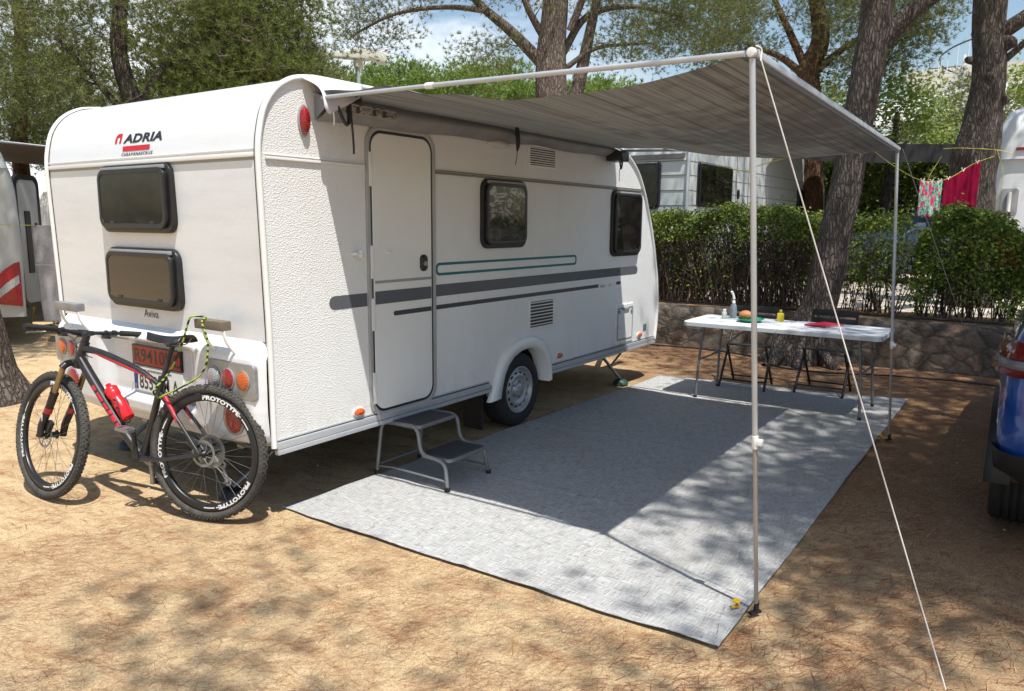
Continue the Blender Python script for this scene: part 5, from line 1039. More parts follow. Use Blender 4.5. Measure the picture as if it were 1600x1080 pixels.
# ------------------------------------------------------------------ clothesline with washing (right)
CP = [(7.0, -1.66, 2.50), (7.6, -1.89, 2.30), (8.16, -2.10, 2.19), (8.75, -2.30, 2.25), (9.32, -2.52, 2.46), (9.95, -2.72, 2.60)]; CL = bez(CP, 8)
tag(MB().tube(CL, .0035, 5).build('clothesline', MT['yellow_cord']), 'yellow line between the two big pines with a floral and a red cloth', 'clothesline', 'clotheslines')
def on_line(t): q = t*(len(CL)-1); i = min(int(q), len(CL)-2); return CL[i].lerp(CL[i+1], q-i)
def cloth(name, label, t0, t1, drop, mat, fold=.03, z2=None):
    n = Vector((-.95, -.3, 0))
    def fn(u, v):
        p = on_line(t0+(t1-t0)*u); f = fold*math.sin(22*u+1.5*v)*(.25+.75*v)+.012*math.sin(41*u); bot = drop if not z2 else p.z-z2
        return (p.x+n.x*f, p.y+n.y*f, p.z-.004-bot*v)
    t = thing(name, label, 'cloth', tuple(on_line((t0+t1)/2)*1.0)); MB().grid(fn, 60, 16).build('fabric', mat, t, solid=.004)
    for u in (.12, .5, .88):
        p = Vector(fn(u, 0)); MB().tube([p+Vector((-.03, .015, .03)), p+Vector((0, 0, -.015))], .008, 4).tube([p+Vector((.01, -.02, .03)), p+Vector((0, 0, -.015))], .008, 4).build('clothes_peg', white, t)
    return t
fl = NB('tropical_print'); v_ = fl.vor(20, 'F1', None, 1, 'Color'); n_ = fl.noise(15, 5, .7)
cA = fl.ramp(n_, [(.40, (.03, .10, .07)), (.46, (.10, .32, .22)), (.54, (.45, .60, .50)), (.60, (.06, .22, .20))]); sep = fl.n('SeparateColor', Color=v_).outputs[0]
fl.fin(Base_Color=fl.mix(fl.ramp(sep, [(.72, 0.0), (.75, 1.0)]), cA, (.55, .03, .12)), Roughness=.9)
cloth('beach_towel', 'green and pink floral towel on the yellow line behind the bush', .36, .55, .44, MT['tropical_print'], .025)
cloth('red_cloth', 'crimson pleated cloth hanging on the yellow line in front of the right pine', .56, .87, .5, pm('crimson_cloth', (.20, .002, .026), .9, var=.25, vs=9, spec=.08), .035, 1.90)
# yellow cords around the right pine, cord from the other caravan
tag(MB().tube(bez([(9.9, -2.1, 2.72), (9.7, -2.35, 2.70), (9.75, -2.75, 2.66), (10.1, -2.95, 2.62)]), .0045, 5).tube(bez([(9.75, -2.75, 2.66), (9.72, -2.85, 2.3), (9.75, -2.8, 1.9)]), .0035, 5).tube(bez([(9.72, -2.1, 2.6), (9.6, -1.98, 2.3), (9.55, -1.95, 2.0)]), .0035, 5).build('tree_cord', MT['yellow_cord']), 'yellow cord looped round the right pine trunk with loose ends', 'cord')
tag(MB().tube(bez([(9.9, 1.18, 2.62), (9.3, .7, 2.50), (8.6, .25, 2.42), (8.0, -.2, 2.46), (7.3, -1.15, 2.56)]), .006, 5).build('clothesline', MT['yellow_cord']), 'thin yellow line from the grooved caravan to the leaning pine', 'clothesline', 'clotheslines')
# ================================================================== VEGETATION
rng = np.random.default_rng(11)
def bark_mat(name, c0, c1, c2):
    s = NB(name); v = s.map((1, 1, .16)); n0 = s.n('TexNoise', Vector=s.map((1, 1, .5)), Scale=11.0, Detail=5.0).outputs['Color']
    mm = s.t.nodes.new('ShaderNodeVectorMath'); mm.operation = 'MULTIPLY_ADD'; s.t.links.new(n0, mm.inputs[0]); mm.inputs[1].default_value = (.09, .09, .05); s.t.links.new(v, mm.inputs[2])
    cr = s.vor(30, 'DISTANCE_TO_EDGE', mm.outputs[0]); fine = s.noise(60, 6, .7, v); h = s.ramp(cr, [(.0, 0.0), (.22, .7), (.6, 1.0)])
    c = s.ramp(s.math('ADD', s.math('MULTIPLY', cr, 1.4), s.math('MULTIPLY', fine, .45)), [(.16, c0), (.48, c1), (.85, c2)])
    return s.fin(Base_Color=c, Roughness=.95, Specular_IOR_Level=.15, Normal=s.bump(s.math('ADD', h, s.math('MULTIPLY', fine, .5)), .8, .022))
bark = bark_mat('pine_bark', (.04, .033, .029), (.115, .094, .081), (.19, .163, .142)); twig_m = pm('twig_bark', (.20, .16, .125), .9, var=.4, vs=12)
red_bark = bark_mat('reddish_bark', (.05, .028, .018), (.15, .085, .05), (.20, .13, .09))
def leaf_mat(name, a, b, c, tr=.35, rough=.6):
    s = NB(name); g = s.n('NewGeometry').outputs['Random Per Island']; n = s.noise(1.1, 4, .6)
    f = s.math('ADD', s.math('MULTIPLY', g, .4), s.math('MULTIPLY', n, .6)); col = s.ramp(f, [(.34, a), (.5, b), (.64, c)])
    t = s.n('BsdfTranslucent', Color=col); ms = s.n('MixShader', i0=tr); o = [x for x in s.t.nodes if x.type == 'OUTPUT_MATERIAL'][0]
    s.t.links.new(s.b.outputs[0], ms.inputs[1]); s.t.links.new(t.outputs[0], ms.inputs[2]); s.t.links.new(ms.outputs[0], o.inputs[0])
    return s.fin(Base_Color=col, Roughness=rough, Specular_IOR_Level=.25)
needle = leaf_mat('pine_needles_green', (.09, .115, .035), (.17, .20, .06), (.26, .285, .095)); needle_b = leaf_mat('pine_needles_bright', (.11, .17, .03), (.19, .28, .05), (.28, .38, .08))
leaf_b = leaf_mat('broad_leaves_bright', (.16, .24, .04), (.26, .34, .07), (.36, .42, .12), .45); leaf_h = leaf_mat('hedge_leaves', (.08, .115, .02), (.18, .25, .04), (.34, .42, .08), .45, .45)
leaf_d = leaf_mat('dark_hedge_leaves', (.14, .16, .04), (.20, .24, .06), (.28, .32, .08), .3)
def unit(a): return a/np.maximum(1e-9, np.linalg.norm(a, axis=1, keepdims=True))
def needles(C, D, n, ln, w, spread=.75):
    """tufts of needle blades: centres C, directions D"""
    m = len(C); c = np.repeat(C, n, 0); d = unit(np.repeat(D, n, 0)+rng.normal(size=(m*n, 3))*spread); L_ = ln*rng.uniform(.6, 1.15, (m*n, 1))
    s = unit(np.cross(d, rng.normal(size=(m*n, 3))))*w; b = c+d*L_*rng.uniform(0, .12, (m*n, 1))
    return np.stack([b-s, b+s, c+d*L_], 1).reshape(-1, 3), np.arange(m*n*3).reshape(-1, 3)
def leaves(C, N_, ln, w):
    m = len(C); N_ = unit(N_+rng.normal(size=(m, 3))*.7); a = unit(np.cross(N_, rng.normal(size=(m, 3)))); b = np.cross(N_, a); L_ = ln*rng.uniform(.6, 1.2, (m, 1)); W_ = w*rng.uniform(.6, 1.2, (m, 1))
    V = np.stack([C-a*L_, C+b*W_+N_*W_*.3, C+a*L_, C-b*W_+N_*W_*.3], 1).reshape(-1, 3); return V, np.arange(m*4).reshape(-1, 4)
def rtrunk(P, R, seed=0, n=36, rough=.06, step=.06):
    """trunk with lumpy, ridged surface"""
    P = bez(P, 10); R = np.interp(np.linspace(0, 1, len(P)), np.linspace(0, 1, len(R)), R); V = []
    a = Vector((1, 0, 0))
    for i, p in enumerate(P):
        d = (P[min(i+1, len(P)-1)]-P[max(i-1, 0)]).normalized(); a = (a-d*a.dot(d)).normalized(); b = d.cross(a)
        for k in range(n):
            t = 2*PI*k/n; q = a*math.cos(t)+b*math.sin(t)
            r = R[i]*(1+rough*1.6*mnoise.noise((q.x*1.3+seed, q.y*1.3, p.z*.9))+rough*.9*mnoise.noise((q.x*6+seed, q.y*6, p.z*2.2)))
            V.append(p+q*r)
    F = [(i*n+k, i*n+(k+1) % n, (i+1)*n+(k+1) % n, (i+1)*n+k) for i in range(len(P)-1) for k in range(n)]
    return MB().add(V, F, True)
def tree(name, label, cat, loc, trunk, R, blobs, group=None, seed=1, na=220, tufts=16, nn=9, ln=.13, w=.007, fol=None, bk=None, limbs=(), spread=.30, leafy=False, tn=20, br=.05, up=.25, seg=36):
    """trunk polyline, limbs, branches grown to points in the crown volumes, foliage around the branch ends"""
    rs = np.random.default_rng(seed); t = thing(name, label, cat, loc, None, group); bk = bk or bark
    rtrunk(trunk, R, seed, seg).build('trunk', bk, t)
    tp = np.array([tuple(p) for p in bez(trunk, 8)]); tr = np.interp(np.linspace(0, 1, len(tp)), np.linspace(0, 1, len(R)), R)
    zc = min(b[0][2]-b[1][2] for b in blobs)-1.2; ok = tp[:, 2] > zc
    nodes = [tuple(p) for p in tp[ok]] or [tuple(tp[-1])]; rad = list(tr[ok]*.5) or [R[-1]*.5]
    wood = MB()
    for lp, lr in limbs:
        lb = bez(lp, 6); wood.tube(lb, list(np.linspace(lr[0], lr[1], len(lb))), 10, False)
        for k, p in enumerate(lb): nodes.append(tuple(p)); rad.append(lr[0]+(lr[1]-lr[0])*k/len(lb))
    A = []
    tot = sum(b[2] for b in blobs)
    for c, r, wt in blobs:
        k = max(3, int(na*wt/tot)); d = unit(rs.normal(size=(k, 3))); q = rs.uniform(.25, 1, (k, 1))**.5; A.append(np.array(c)+d*q*np.array(r))
    A = np.concatenate(A); base = np.array(nodes); A = A[np.argsort([np.min(np.linalg.norm(base-a, axis=1)) for a in A])]
    ND = np.zeros((len(nodes)+len(A)*4, 3)); ND[:len(nodes)] = nodes; cnt = len(nodes); RD_ = list(rad); dirs = []
    for a in A:
        dv = a-ND[:cnt]; dist = np.linalg.norm(dv, axis=1)+np.maximum(0, -dv[:, 2])*.8; j = int(np.argmin(dist)); p0 = Vector(ND[j]); p1 = Vector(a); L_ = (p1-p0).length
        r0 = min(RD_[j]*.7, br*.35+.012*L_); sag = Vector((rs.normal()*.08, rs.normal()*.08, -.10+.05*rs.normal()))*L_
        pts = [p0, p0.lerp(p1, .35)+sag, p0.lerp(p1, .7)+sag*.8, p1]; wood.tube(pts, [r0, r0*.75, r0*.5, max(.003, r0*.28)], 5, False)
        for q, f in ((pts[1], .75), (pts[2], .5), (p1, .3)): ND[cnt] = tuple(q); RD_.append(r0*f); cnt += 1
        dirs.append(unit(np.array([tuple(p1-pts[2])]))[0])
    wood.build('branches', twig_m if not limbs else bk, t)
    D = np.array(dirs); C = np.repeat(A, tufts, 0)+rs.normal(size=(len(A)*tufts, 3))*spread*np.array([1, 1, .6]); DD = unit(np.repeat(D, tufts, 0)*.5+unit(C-np.repeat(A, tufts, 0))*.5+np.array([0, 0, up]))
    if leafy: V, F = leaves(C, DD+np.array([0, 0, .6]), ln, w)
    else:
        V, F = needles(C, DD, nn, ln, w)
        # fine twigs carrying the tufts
        sub = rs.choice(len(C), len(C)//3, replace=False); a0 = np.repeat(A, tufts, 0)[sub]; c0 = C[sub]; s = unit(np.cross(c0-a0, rs.normal(size=(len(sub), 3))))*.004
        TV = np.stack([a0-s, a0+s, c0+s*.5, c0-s*.5], 1).reshape(-1, 3); npmesh('twigs', TV, np.arange(len(TV)).reshape(-1, 4), twig_m, t)
    npmesh('crown', V, F, fol or needle, t); return t
# --- big pine leaning behind the table (A)
tA = tree('pine_tree', 'leaning rough-barked pine rooted at the stone wall behind the table', 'tree', (7.12, -1.12, 0),
  [(6.98, -.98, -.08), (7.0, -1.08, .25), (7.02, -1.22, .7), (7.02, -1.32, 1.3), (7.02, -1.41, 2.0), (7.02, -1.46, 2.5), (7.02, -1.56, 3.4), (7.04, -1.60, 4.2), (7.1, -1.5, 5.4), (7.2, -1.5, 7.2)],
  [.40, .27, .20, .18, .175, .17, .17, .165, .15, .11],
  [((7.4, -1.0, 8.2), (2.6, 2.6, 1.3), 3), ((8.6, -3.4, 7.6), (1.8, 1.6, .9), 1), ((5.2, -3.2, 7.6), (1.8, 1.7, .8), 2)], None, 4, 150, 26, 8, .13, .010,
  limbs=[([(7.03, -1.55, 3.5), (7.1, -1.95, 3.95), (7.3, -2.5, 4.45), (7.7, -3.2, 5.6), (8.2, -3.6, 7.0)], (.115, .05)), ([(7.06, -1.5, 5.0), (7.0, -1.2, 5.6), (6.8, -.9, 6.3), (6.7, -.6, 7.4)], (.09, .05)), ([(7.08, -1.5, 5.2), (6.4, -2.2, 6.2), (5.4, -3.0, 7.2)], (.09, .04))], spread=.35)
rt_ = MB()
for a, L_ in ((math.radians(150), .62), (math.radians(185), .5), (math.radians(235), .55), (math.radians(110), .5)): rt_.tube(bez([(7.0+.1*math.cos(a), -1.1+.1*math.sin(a), .48), (7.0+.25*math.cos(a), -1.1+.25*math.sin(a), .22), (7.0+.42*math.cos(a), -1.1+.42*math.sin(a), .06), (7.0+L_*math.cos(a), -1.1+L_*math.sin(a), -.03)]), [.13, .12, .11, .10, .09, .08, .07, .065, .06], 10, False)
rt_.build('roots', bark, tA)
# --- right pine (B) with knots
tB = tree('pine_tree', 'thick knotty pine on the terrace at the right with cloth tied to it', 'tree', (10.4, -2.5, .5),
  [(10.3, -2.60, .4), (10.35, -2.54, 1.4), (10.4, -2.47, 2.2), (10.38, -2.46, 2.62), (10.42, -2.50, 3.1), (10.42, -2.52, 3.7), (10.42, -2.46, 4.4), (10.4, -2.40, 5.2), (10.3, -2.0, 6.4), (10.2, -1.6, 8)],
  [.30, .275, .275, .31, .25, .215, .21, .225, .2, .14],
  [((10.6, -1.6, 9.0), (3.0, 3.0, 1.3), 3), ((11.6, -4.6, 8.6), (1.8, 1.6, .9), 1)], None, 9, 110, 26, 8, .13, .010,
  limbs=[([(10.42, -2.62, 4.3), (10.45, -3.1, 4.65), (10.6, -3.7, 5.3), (11.0, -4.4, 7.6)], (.11, .05)), ([(10.4, -2.5, 4.9), (10.3, -1.9, 5.4), (10.2, -1.0, 6.6), (10.3, -.4, 8)], (.12, .05)), ([(10.45, -2.7, 3.95), (10.45, -3.15, 4.35), (10.5, -3.6, 4.5), (10.6, -4.3, 4.6)], (.05, .02))], spread=.35)
for p, r in (((10.34, -2.70, 4.15), .10), ((10.33, -2.72, 3.38), .07), ((10.2, -2.55, 3.7), .06), ((10.3, -2.29, 3.95), .06)):
    MB().lathe([(.001, r*.8), (r*.55, r*.72), (r*.95, r*.4), (r, 0), (r*1.1, -.05), (r*1.3, -.12)], Fr(p, (0, .3, 1), (0, 1, 0), Vector((-.6, (-.8 if p[1] < -2.5 else .8), .1))), 12).build('knot', bark, tB)
# --- near trunk at the left edge
tree('pine_tree', 'thick dark pine trunk at the left edge beside the front bicycle wheel', 'tree', (.3, 4.5, 0),
  [(.37, 4.48, -.08), (.33, 4.51, .25), (.29, 4.54, .7), (.21, 4.60, 1.4), (.02, 4.76, 2.6), (-.4, 5.2, 4.2), (-.7, 5.5, 6.0), (-.8, 5.6, 8)], [.38, .27, .24, .225, .21, .19, .17, .12],
  [((-1.4, 6.6, 8.4), (2.2, 2.0, 1.0), 1), ((.5, 5.2, 7.7), (1.7, 1.3, .7), 2)], None, 6, 170, 24, 8, .13, .010, limbs=[([(-.75, 5.4, 5.6), (-1.2, 6.0, 6.8), (-1.5, 6.6, 8)], (.09, .04))])  # second crown blob is out of view, added to shade the left motorhome
# --- pines behind the caravan
LM = dict(group='pines behind the caravan', spread=.26)
tree('pine_tree', 'dense pine with forked dark trunk straight above the left half of the caravan roof', 'tree', (5.1, 9.9, 0),
  [(5.1, 9.9, 0), (5.0, 9.8, 2.2), (4.95, 9.72, 3.4), (4.75, 9.75, 4.4), (4.85, 9.7, 5.6), (4.9, 9.6, 7)], [.2, .18, .16, .13, .12, .07],
  [((5.6, 9.3, 5.3), (1.3, 1.2, 1.3), 2), ((6.6, 8.7, 4.5), (1.6, 1.2, 1.2), 4), ((4.0, 10.2, 5.2), (1.2, 1.2, 1.1), 2.2), ((3.5, 10.3, 3.7), (.8, .9, .6), .8), ((4.7, 9.7, 3.1), (1.0, .8, .4), .8), ((6.0, 9.0, 3.2), (1.2, .9, .4), 1.3)], seed=21, na=360, tufts=24, nn=15, ln=.115, w=.0048, seg=18,
  limbs=[([(4.95, 9.72, 3.4), (5.3, 9.4, 4.2), (5.9, 9.0, 5.0), (6.4, 8.7, 5.6)], (.09, .04)), ([(4.95, 9.72, 3.2), (4.5, 10.0, 3.9), (4.0, 10.3, 4.6)], (.07, .03))], **LM)
tree('pine_tree', 'bushy green pine filling the sky above the caravan roof, left of the street lamp', 'tree', (6.8, 8.8, 0),
  [(6.8, 8.8, 0), (6.8, 8.8, 2.5), (6.7, 8.7, 4.0), (6.75, 8.7, 5.6), (6.7, 8.7, 7)], [.19, .17, .15, .11, .06],
  [((6.75, 8.75, 5.0), (1.2, 1.15, 1.4), 4), ((6.2, 8.9, 3.9), (1.1, .8, .8), 2), ((7.1, 8.35, 3.8), (.7, .6, .8), 1.3), ((6.9, 8.7, 6.4), (1.3, 1.2, .7), 1)], seed=22, na=360, tufts=24, nn=15, ln=.115, w=.0048, fol=leaf_mat('pine_needles_mid', (.10, .13, .03), (.17, .215, .05), (.25, .30, .08)), seg=18, **LM)
tree('pine_tree', 'slim reddish-trunked pine at the far left above the brown awning', 'tree', (4.6, 13.2, 0),
  [(4.7, 13.2, 0), (4.55, 13.2, 2.5), (4.6, 13.2, 3.6), (4.75, 13.2, 4.8), (4.7, 13.2, 7)], [.17, .15, .14, .12, .06],
  [((4.4, 13.4, 5.2), (2.0, 1.6, 1.5), 4), ((5.6, 12.4, 4.4), (1.4, 1.2, .8), 1.5), ((3.8, 13.8, 6.4), (2.2, 1.8, .8), 1.2), ((5.2, 14.0, 3.3), (1.4, 1.2, .6), 1.6), ((3.6, 12.6, 3.6), (1.0, .9, .5), 1)], seed=23, na=280, tufts=22, nn=13, ln=.13, w=.006, bk=red_bark, seg=18, **LM)
farA = tree('pine_tree', 'darker pine further back between the two bushy pines', 'tree', (8.6, 12.6, 0),
  [(8.6, 12.6, 0), (8.4, 12.5, 3.0), (8.5, 12.5, 6.8)], [.2, .16, .07],
  [((8.5, 12.4, 5.2), (2.2, 2.0, 1.7), 4), ((7.4, 13.2, 4.2), (1.2, 1.2, .8), 1), ((9.8, 11.4, 4.6), (1.2, 1.2, .9), 1)], seed=24, na=260, tufts=20, nn=10, ln=.15, w=.009, seg=16, **LM)
# --- branchy pine above the awning rail (C)
tree('pine_tree', 'spreading pine with bare arching limbs seen above the middle of the awning rail', 'tree', (11.1, 5.0, .5),
  [(11.2, 4.9, .4), (11.15, 4.95, 2.6), (11.05, 5.08, 4.2), (11.05, 5.1, 5.0), (11.02, 5.0, 6.2), (11.0, 5.0, 8)], [.36, .34, .33, .30, .24, .15],
  [((9.4, 7.3, 6.6), (1.3, 1.3, .8), 2.2), ((8.9, 8.0, 5.45), (.9, .9, .55), 1.0), ((10.6, 5.6, 6.4), (1.2, 1.2, .9), 1.2), ((12.0, 3.4, 6.2), (1.4, 1.4, 1.0), 3), ((11.9, 3.6, 5.1), (.9, .9, .35), .8), ((12.4, 2.4, 5.7), (.9, .9, .6), 1.5), ((10.3, 6.0, 5.0), (.7, .7, .3), .5)], 'branchy pines above the awning', 31, 330, 26, 14, .095, .0040, bk=bark_mat('grey_bark', (.06, .045, .038), (.17, .135, .11), (.26, .22, .19)),
  limbs=[([(11.0, 5.2, 4.75), (10.6, 5.75, 5.4), (10.2, 6.3, 5.95), (9.9, 6.7, 6.6)], (.13, .05)), ([(10.3, 6.15, 5.8), (9.8, 6.8, 5.85), (9.2, 7.6, 5.7), (8.6, 8.2, 5.25)], (.06, .02)), ([(11.0, 5.1, 5.1), (10.75, 5.5, 5.9), (10.5, 5.8, 6.9)], (.09, .04)),
   ([(11.15, 4.9, 5.0), (11.4, 4.5, 5.7), (11.9, 3.8, 5.9), (12.4, 2.9, 5.7)], (.085, .03)), ([(11.15, 4.85, 4.7), (11.5, 4.3, 5.1), (12.1, 3.4, 5.2)], (.06, .02)), ([(11.1, 4.7, 5.4), (11.2, 4.3, 6.4), (11.4, 4.0, 7.4)], (.08, .04)), ([(11.3, 4.7, 4.0), (11.45, 4.55, 5.0), (11.5, 4.3, 6.2)], (.15, .08))], spread=.24, tn=24, up=.4)
# --- pine D behind the awning corner
tree('pine_tree', 'pine with reddish fork showing just above the near awning corner', 'tree', (15.9, 1.2, .5),
  [(15.9, 1.0, .4), (15.9, 1.15, 3.6), (15.86, 1.3, 5.0), (15.9, 1.1, 5.8), (15.8, 1.45, 7.4)], [.3, .27, .24, .19, .12],
  [((15.3, 3.2, 6.3), (1.5, 1.3, .8), 2.2), ((15.4, 2.8, 5.5), (1.1, 1.0, .5), 1.2), ((15.9, 1.4, 6.8), (1.4, 1.4, .8), 1.6), ((16.1, .3, 6.0), (1.2, 1.1, .9), 2.5), ((16.2, -.5, 5.5), (.8, .8, .55), 1.3), ((16.3, -1.0, 6.6), (1.3, 1.1, .7), 1.6), ((16.1, .3, 5.1), (.8, .7, .3), .6)], 'branchy pines above the awning', 32, 340, 26, 14, .11, .005, bk=red_bark,
  limbs=[([(15.86, 1.3, 4.9), (15.7, 1.9, 5.4), (15.5, 2.6, 5.7)], (.1, .04)), ([(15.86, 1.2, 5.0), (16.0, .6, 5.5), (16.2, -.2, 6.0)], (.1, .04)), ([(15.9, 1.4, 5.2), (15.9, 1.9, 6.2), (15.8, 2.3, 7)], (.1, .05))], spread=.28, seg=20)
# --- far sunlit stone pines
def dome(c, r, k, wt): return [((c[0]+r*math.cos(a)*q, c[1]+r*math.sin(a)*q, c[2]-q*q*r*.35), (r*.38, r*.38, .5), wt) for q, n in ((0, 1), (.5, 4), (.9, 7)) for a in np.linspace(0, 2*PI, n, endpoint=False)]
for (x, y, zt, r, sd_, lb) in ((16.4, 14.6, 6.75, 2.1, 41, 'bright round-topped pine directly behind the street lamp'), (18.6, 12.2, 6.9, 2.3, 42, 'bright green stone pine under the arching limbs'), (20.4, 9.4, 6.35, 2.2, 43, 'bright stone pine just left of the thick middle trunk'), (21.8, 6.4, 5.75, 1.7, 44, 'low bright pine just right of the thick middle trunk')):
    tree('stone_pine', lb, 'tree', (x, y, .5), [(x, y, .4), (x+.1, y, 2.5), (x, y, zt-.8)], [.24, .18, .1], dome((x, y, zt-.45), r, 0, 1)+[((x, y, zt-1.7), (r*.8, r*.8, .5), 3)], 'sunlit stone pines', sd_, 150, 30, 8, .17, .014, fol=needle_b, spread=.22, seg=12, up=1.2)
# --- broadleaf trees by the building
tree('broadleaf_tree', 'yellow-green leafy tree in front of the pale building, left of the right pine', 'tree', (17.2, -.4, .5), [(17.2, -.2, .4), (17.3, -.3, 2.4), (17.2, -.4, 4.2)], [.14, .11, .05],
  [((17.2, -.4, 4.5), (1.0, .95, .75), 4), ((17.2, .25, 3.7), (.8, .8, .6), 2.4), ((17.3, -1.15, 3.85), (.6, .55, .5), 1.2), ((17.1, .8, 4.6), (.8, .8, .7), 1.3), ((17.2, -.8, 3.3), (.7, .6, .3), .8)], 'leafy trees by the building', 51, 170, 26, 1, .06, .038, fol=leaf_b, leafy=True, spread=.20, seg=12)
tree('broadleaf_tree', 'leafy branches reaching in at the right edge above the white motorhome', 'tree', (19.6, -4.2, .5), [(19.6, -4.4, .4), (19.6, -4.2, 3), (19.5, -3.6, 5.2)], [.16, .12, .05],
  [((19.4, -2.75, 4.9), (.6, .55, .5), 1.2), ((19.4, -3.6, 5.4), (1.2, 1.0, .8), 2)], 'leafy trees by the building', 52, 80, 26, 1, .06, .038, fol=leaf_b, leafy=True, spread=.20, seg=12)
# --- further pines: copies standing behind
kids = [x for x in bpy.data.objects if x.name.startswith('pine_tree') and x.parent is None]
src = farA
for k, (x, y, a, lb) in enumerate(((2.6, 18.5, 1.1, 'distant pine low behind the brown awning at the far left'), (9.5, 20.5, 2.3, 'distant pine in the gap of sky at the left'), (13.5, 17.5, 3.6, 'distant dark pine left of the street lamp pole'), (5.6, 24, 5.0, 'faint distant pine beside the silver-screened van'), (23.5, 3.6, .6, 'distant pine half seen behind the awning corner'), (25, -1.6, 1.9, 'distant pine low behind the dark tarpaulin'), (12.0, 14.2, 4.2, 'distant pine behind the bushy pine and lamp'))):
    c = copy_tree(src); c.location = (x, y, 0); c.rotation_euler = (0, 0, a); c['label'] = lb; c['group'] = 'distant pines'; c.scale = (1, 1, .92)
# --- shading pines outside the picture, right of and behind the camera
tree('pine_tree', 'tall pine right of the pitch whose crown shades the mat', 'tree', (3.4, -9.0, 0), [(3.4, -9.0, 0), (3.2, -8.6, 3), (2.6, -7.6, 6.4), (2.4, -7.0, 8.5)], [.3, .26, .2, .12],
  [((.6, -4.9, 8.2), (1.4, 1.0, .7), 3), ((-.6, -5.9, 8.2), (1.3, .9, .6), 1.2), ((.9, -6.3, 8.2), (1.5, 1.1, .8), 6), ((.15, -6.0, 8.1), (.9, .8, .4), 5), ((3.2, -5.6, 8.0), (2.0, 1.8, .9), 6), ((5.2, -5.2, 7.6), (1.6, 1.5, .8), 3.6), ((2.2, -7.0, 8.4), (2.2, 2.0, .9), 4.5), ((6.6, -6.0, 7.6), (1.5, 1.4, .7), 2.6), ((.2, -7.2, 8.3), (1.5, 1.5, .8), 2.0), ((4.6, -7.4, 8.2), (2.2, 1.6, .8), 3.5)], None, 61, 560, 24, 9, .14, .011, limbs=[([(2.6, -7.6, 6.3), (3.0, -6.6, 7.4), (3.2, -5.6, 8.0)], (.12, .05)), ([(2.6, -7.6, 6.3), (4.0, -6.6, 7.2), (5.2, -5.4, 7.6)], (.12, .05)), ([(2.6, -7.6, 6.3), (1.6, -6.2, 7.6), (.8, -5.0, 8.2)], (.12, .05))], spread=.30, seg=14)
tree('pine_tree', 'pine behind the viewer dropping thin shade on the sand', 'tree', (-6.0, -8.5, 0), [(-6.0, -8.5, 0), (-5.6, -7.9, 4), (-5.0, -7.0, 7.6)], [.28, .22, .12],
  [((-3.2, -3.6, 8.0), (.9, .35, .3), 1.3), ((-2.55, -3.25, 8.1), (.45, .25, .25), .5), ((-3.4, -4.1, 8.0), (1.0, .45, .3), 1.8), ((-1.5, -5.0, 8.0), (.9, .4, .3), 1.0), ((-5.2, -6.8, 8.0), (1.8, 1.6, .8), 1.6), ((-.9, -5.6, 8.0), (1.0, .6, .4), 1.0)], None, 62, 56, 11, 8, .13, .010, limbs=[([(-5.3, -7.4, 6.5), (-4.4, -5.8, 7.3), (-3.3, -4.3, 7.8)], (.07, .02)), ([(-5.3, -7.4, 6.5), (-3.6, -6.8, 7.6), (-1.8, -6.0, 8.0)], (.09, .03))], spread=.30, seg=14)
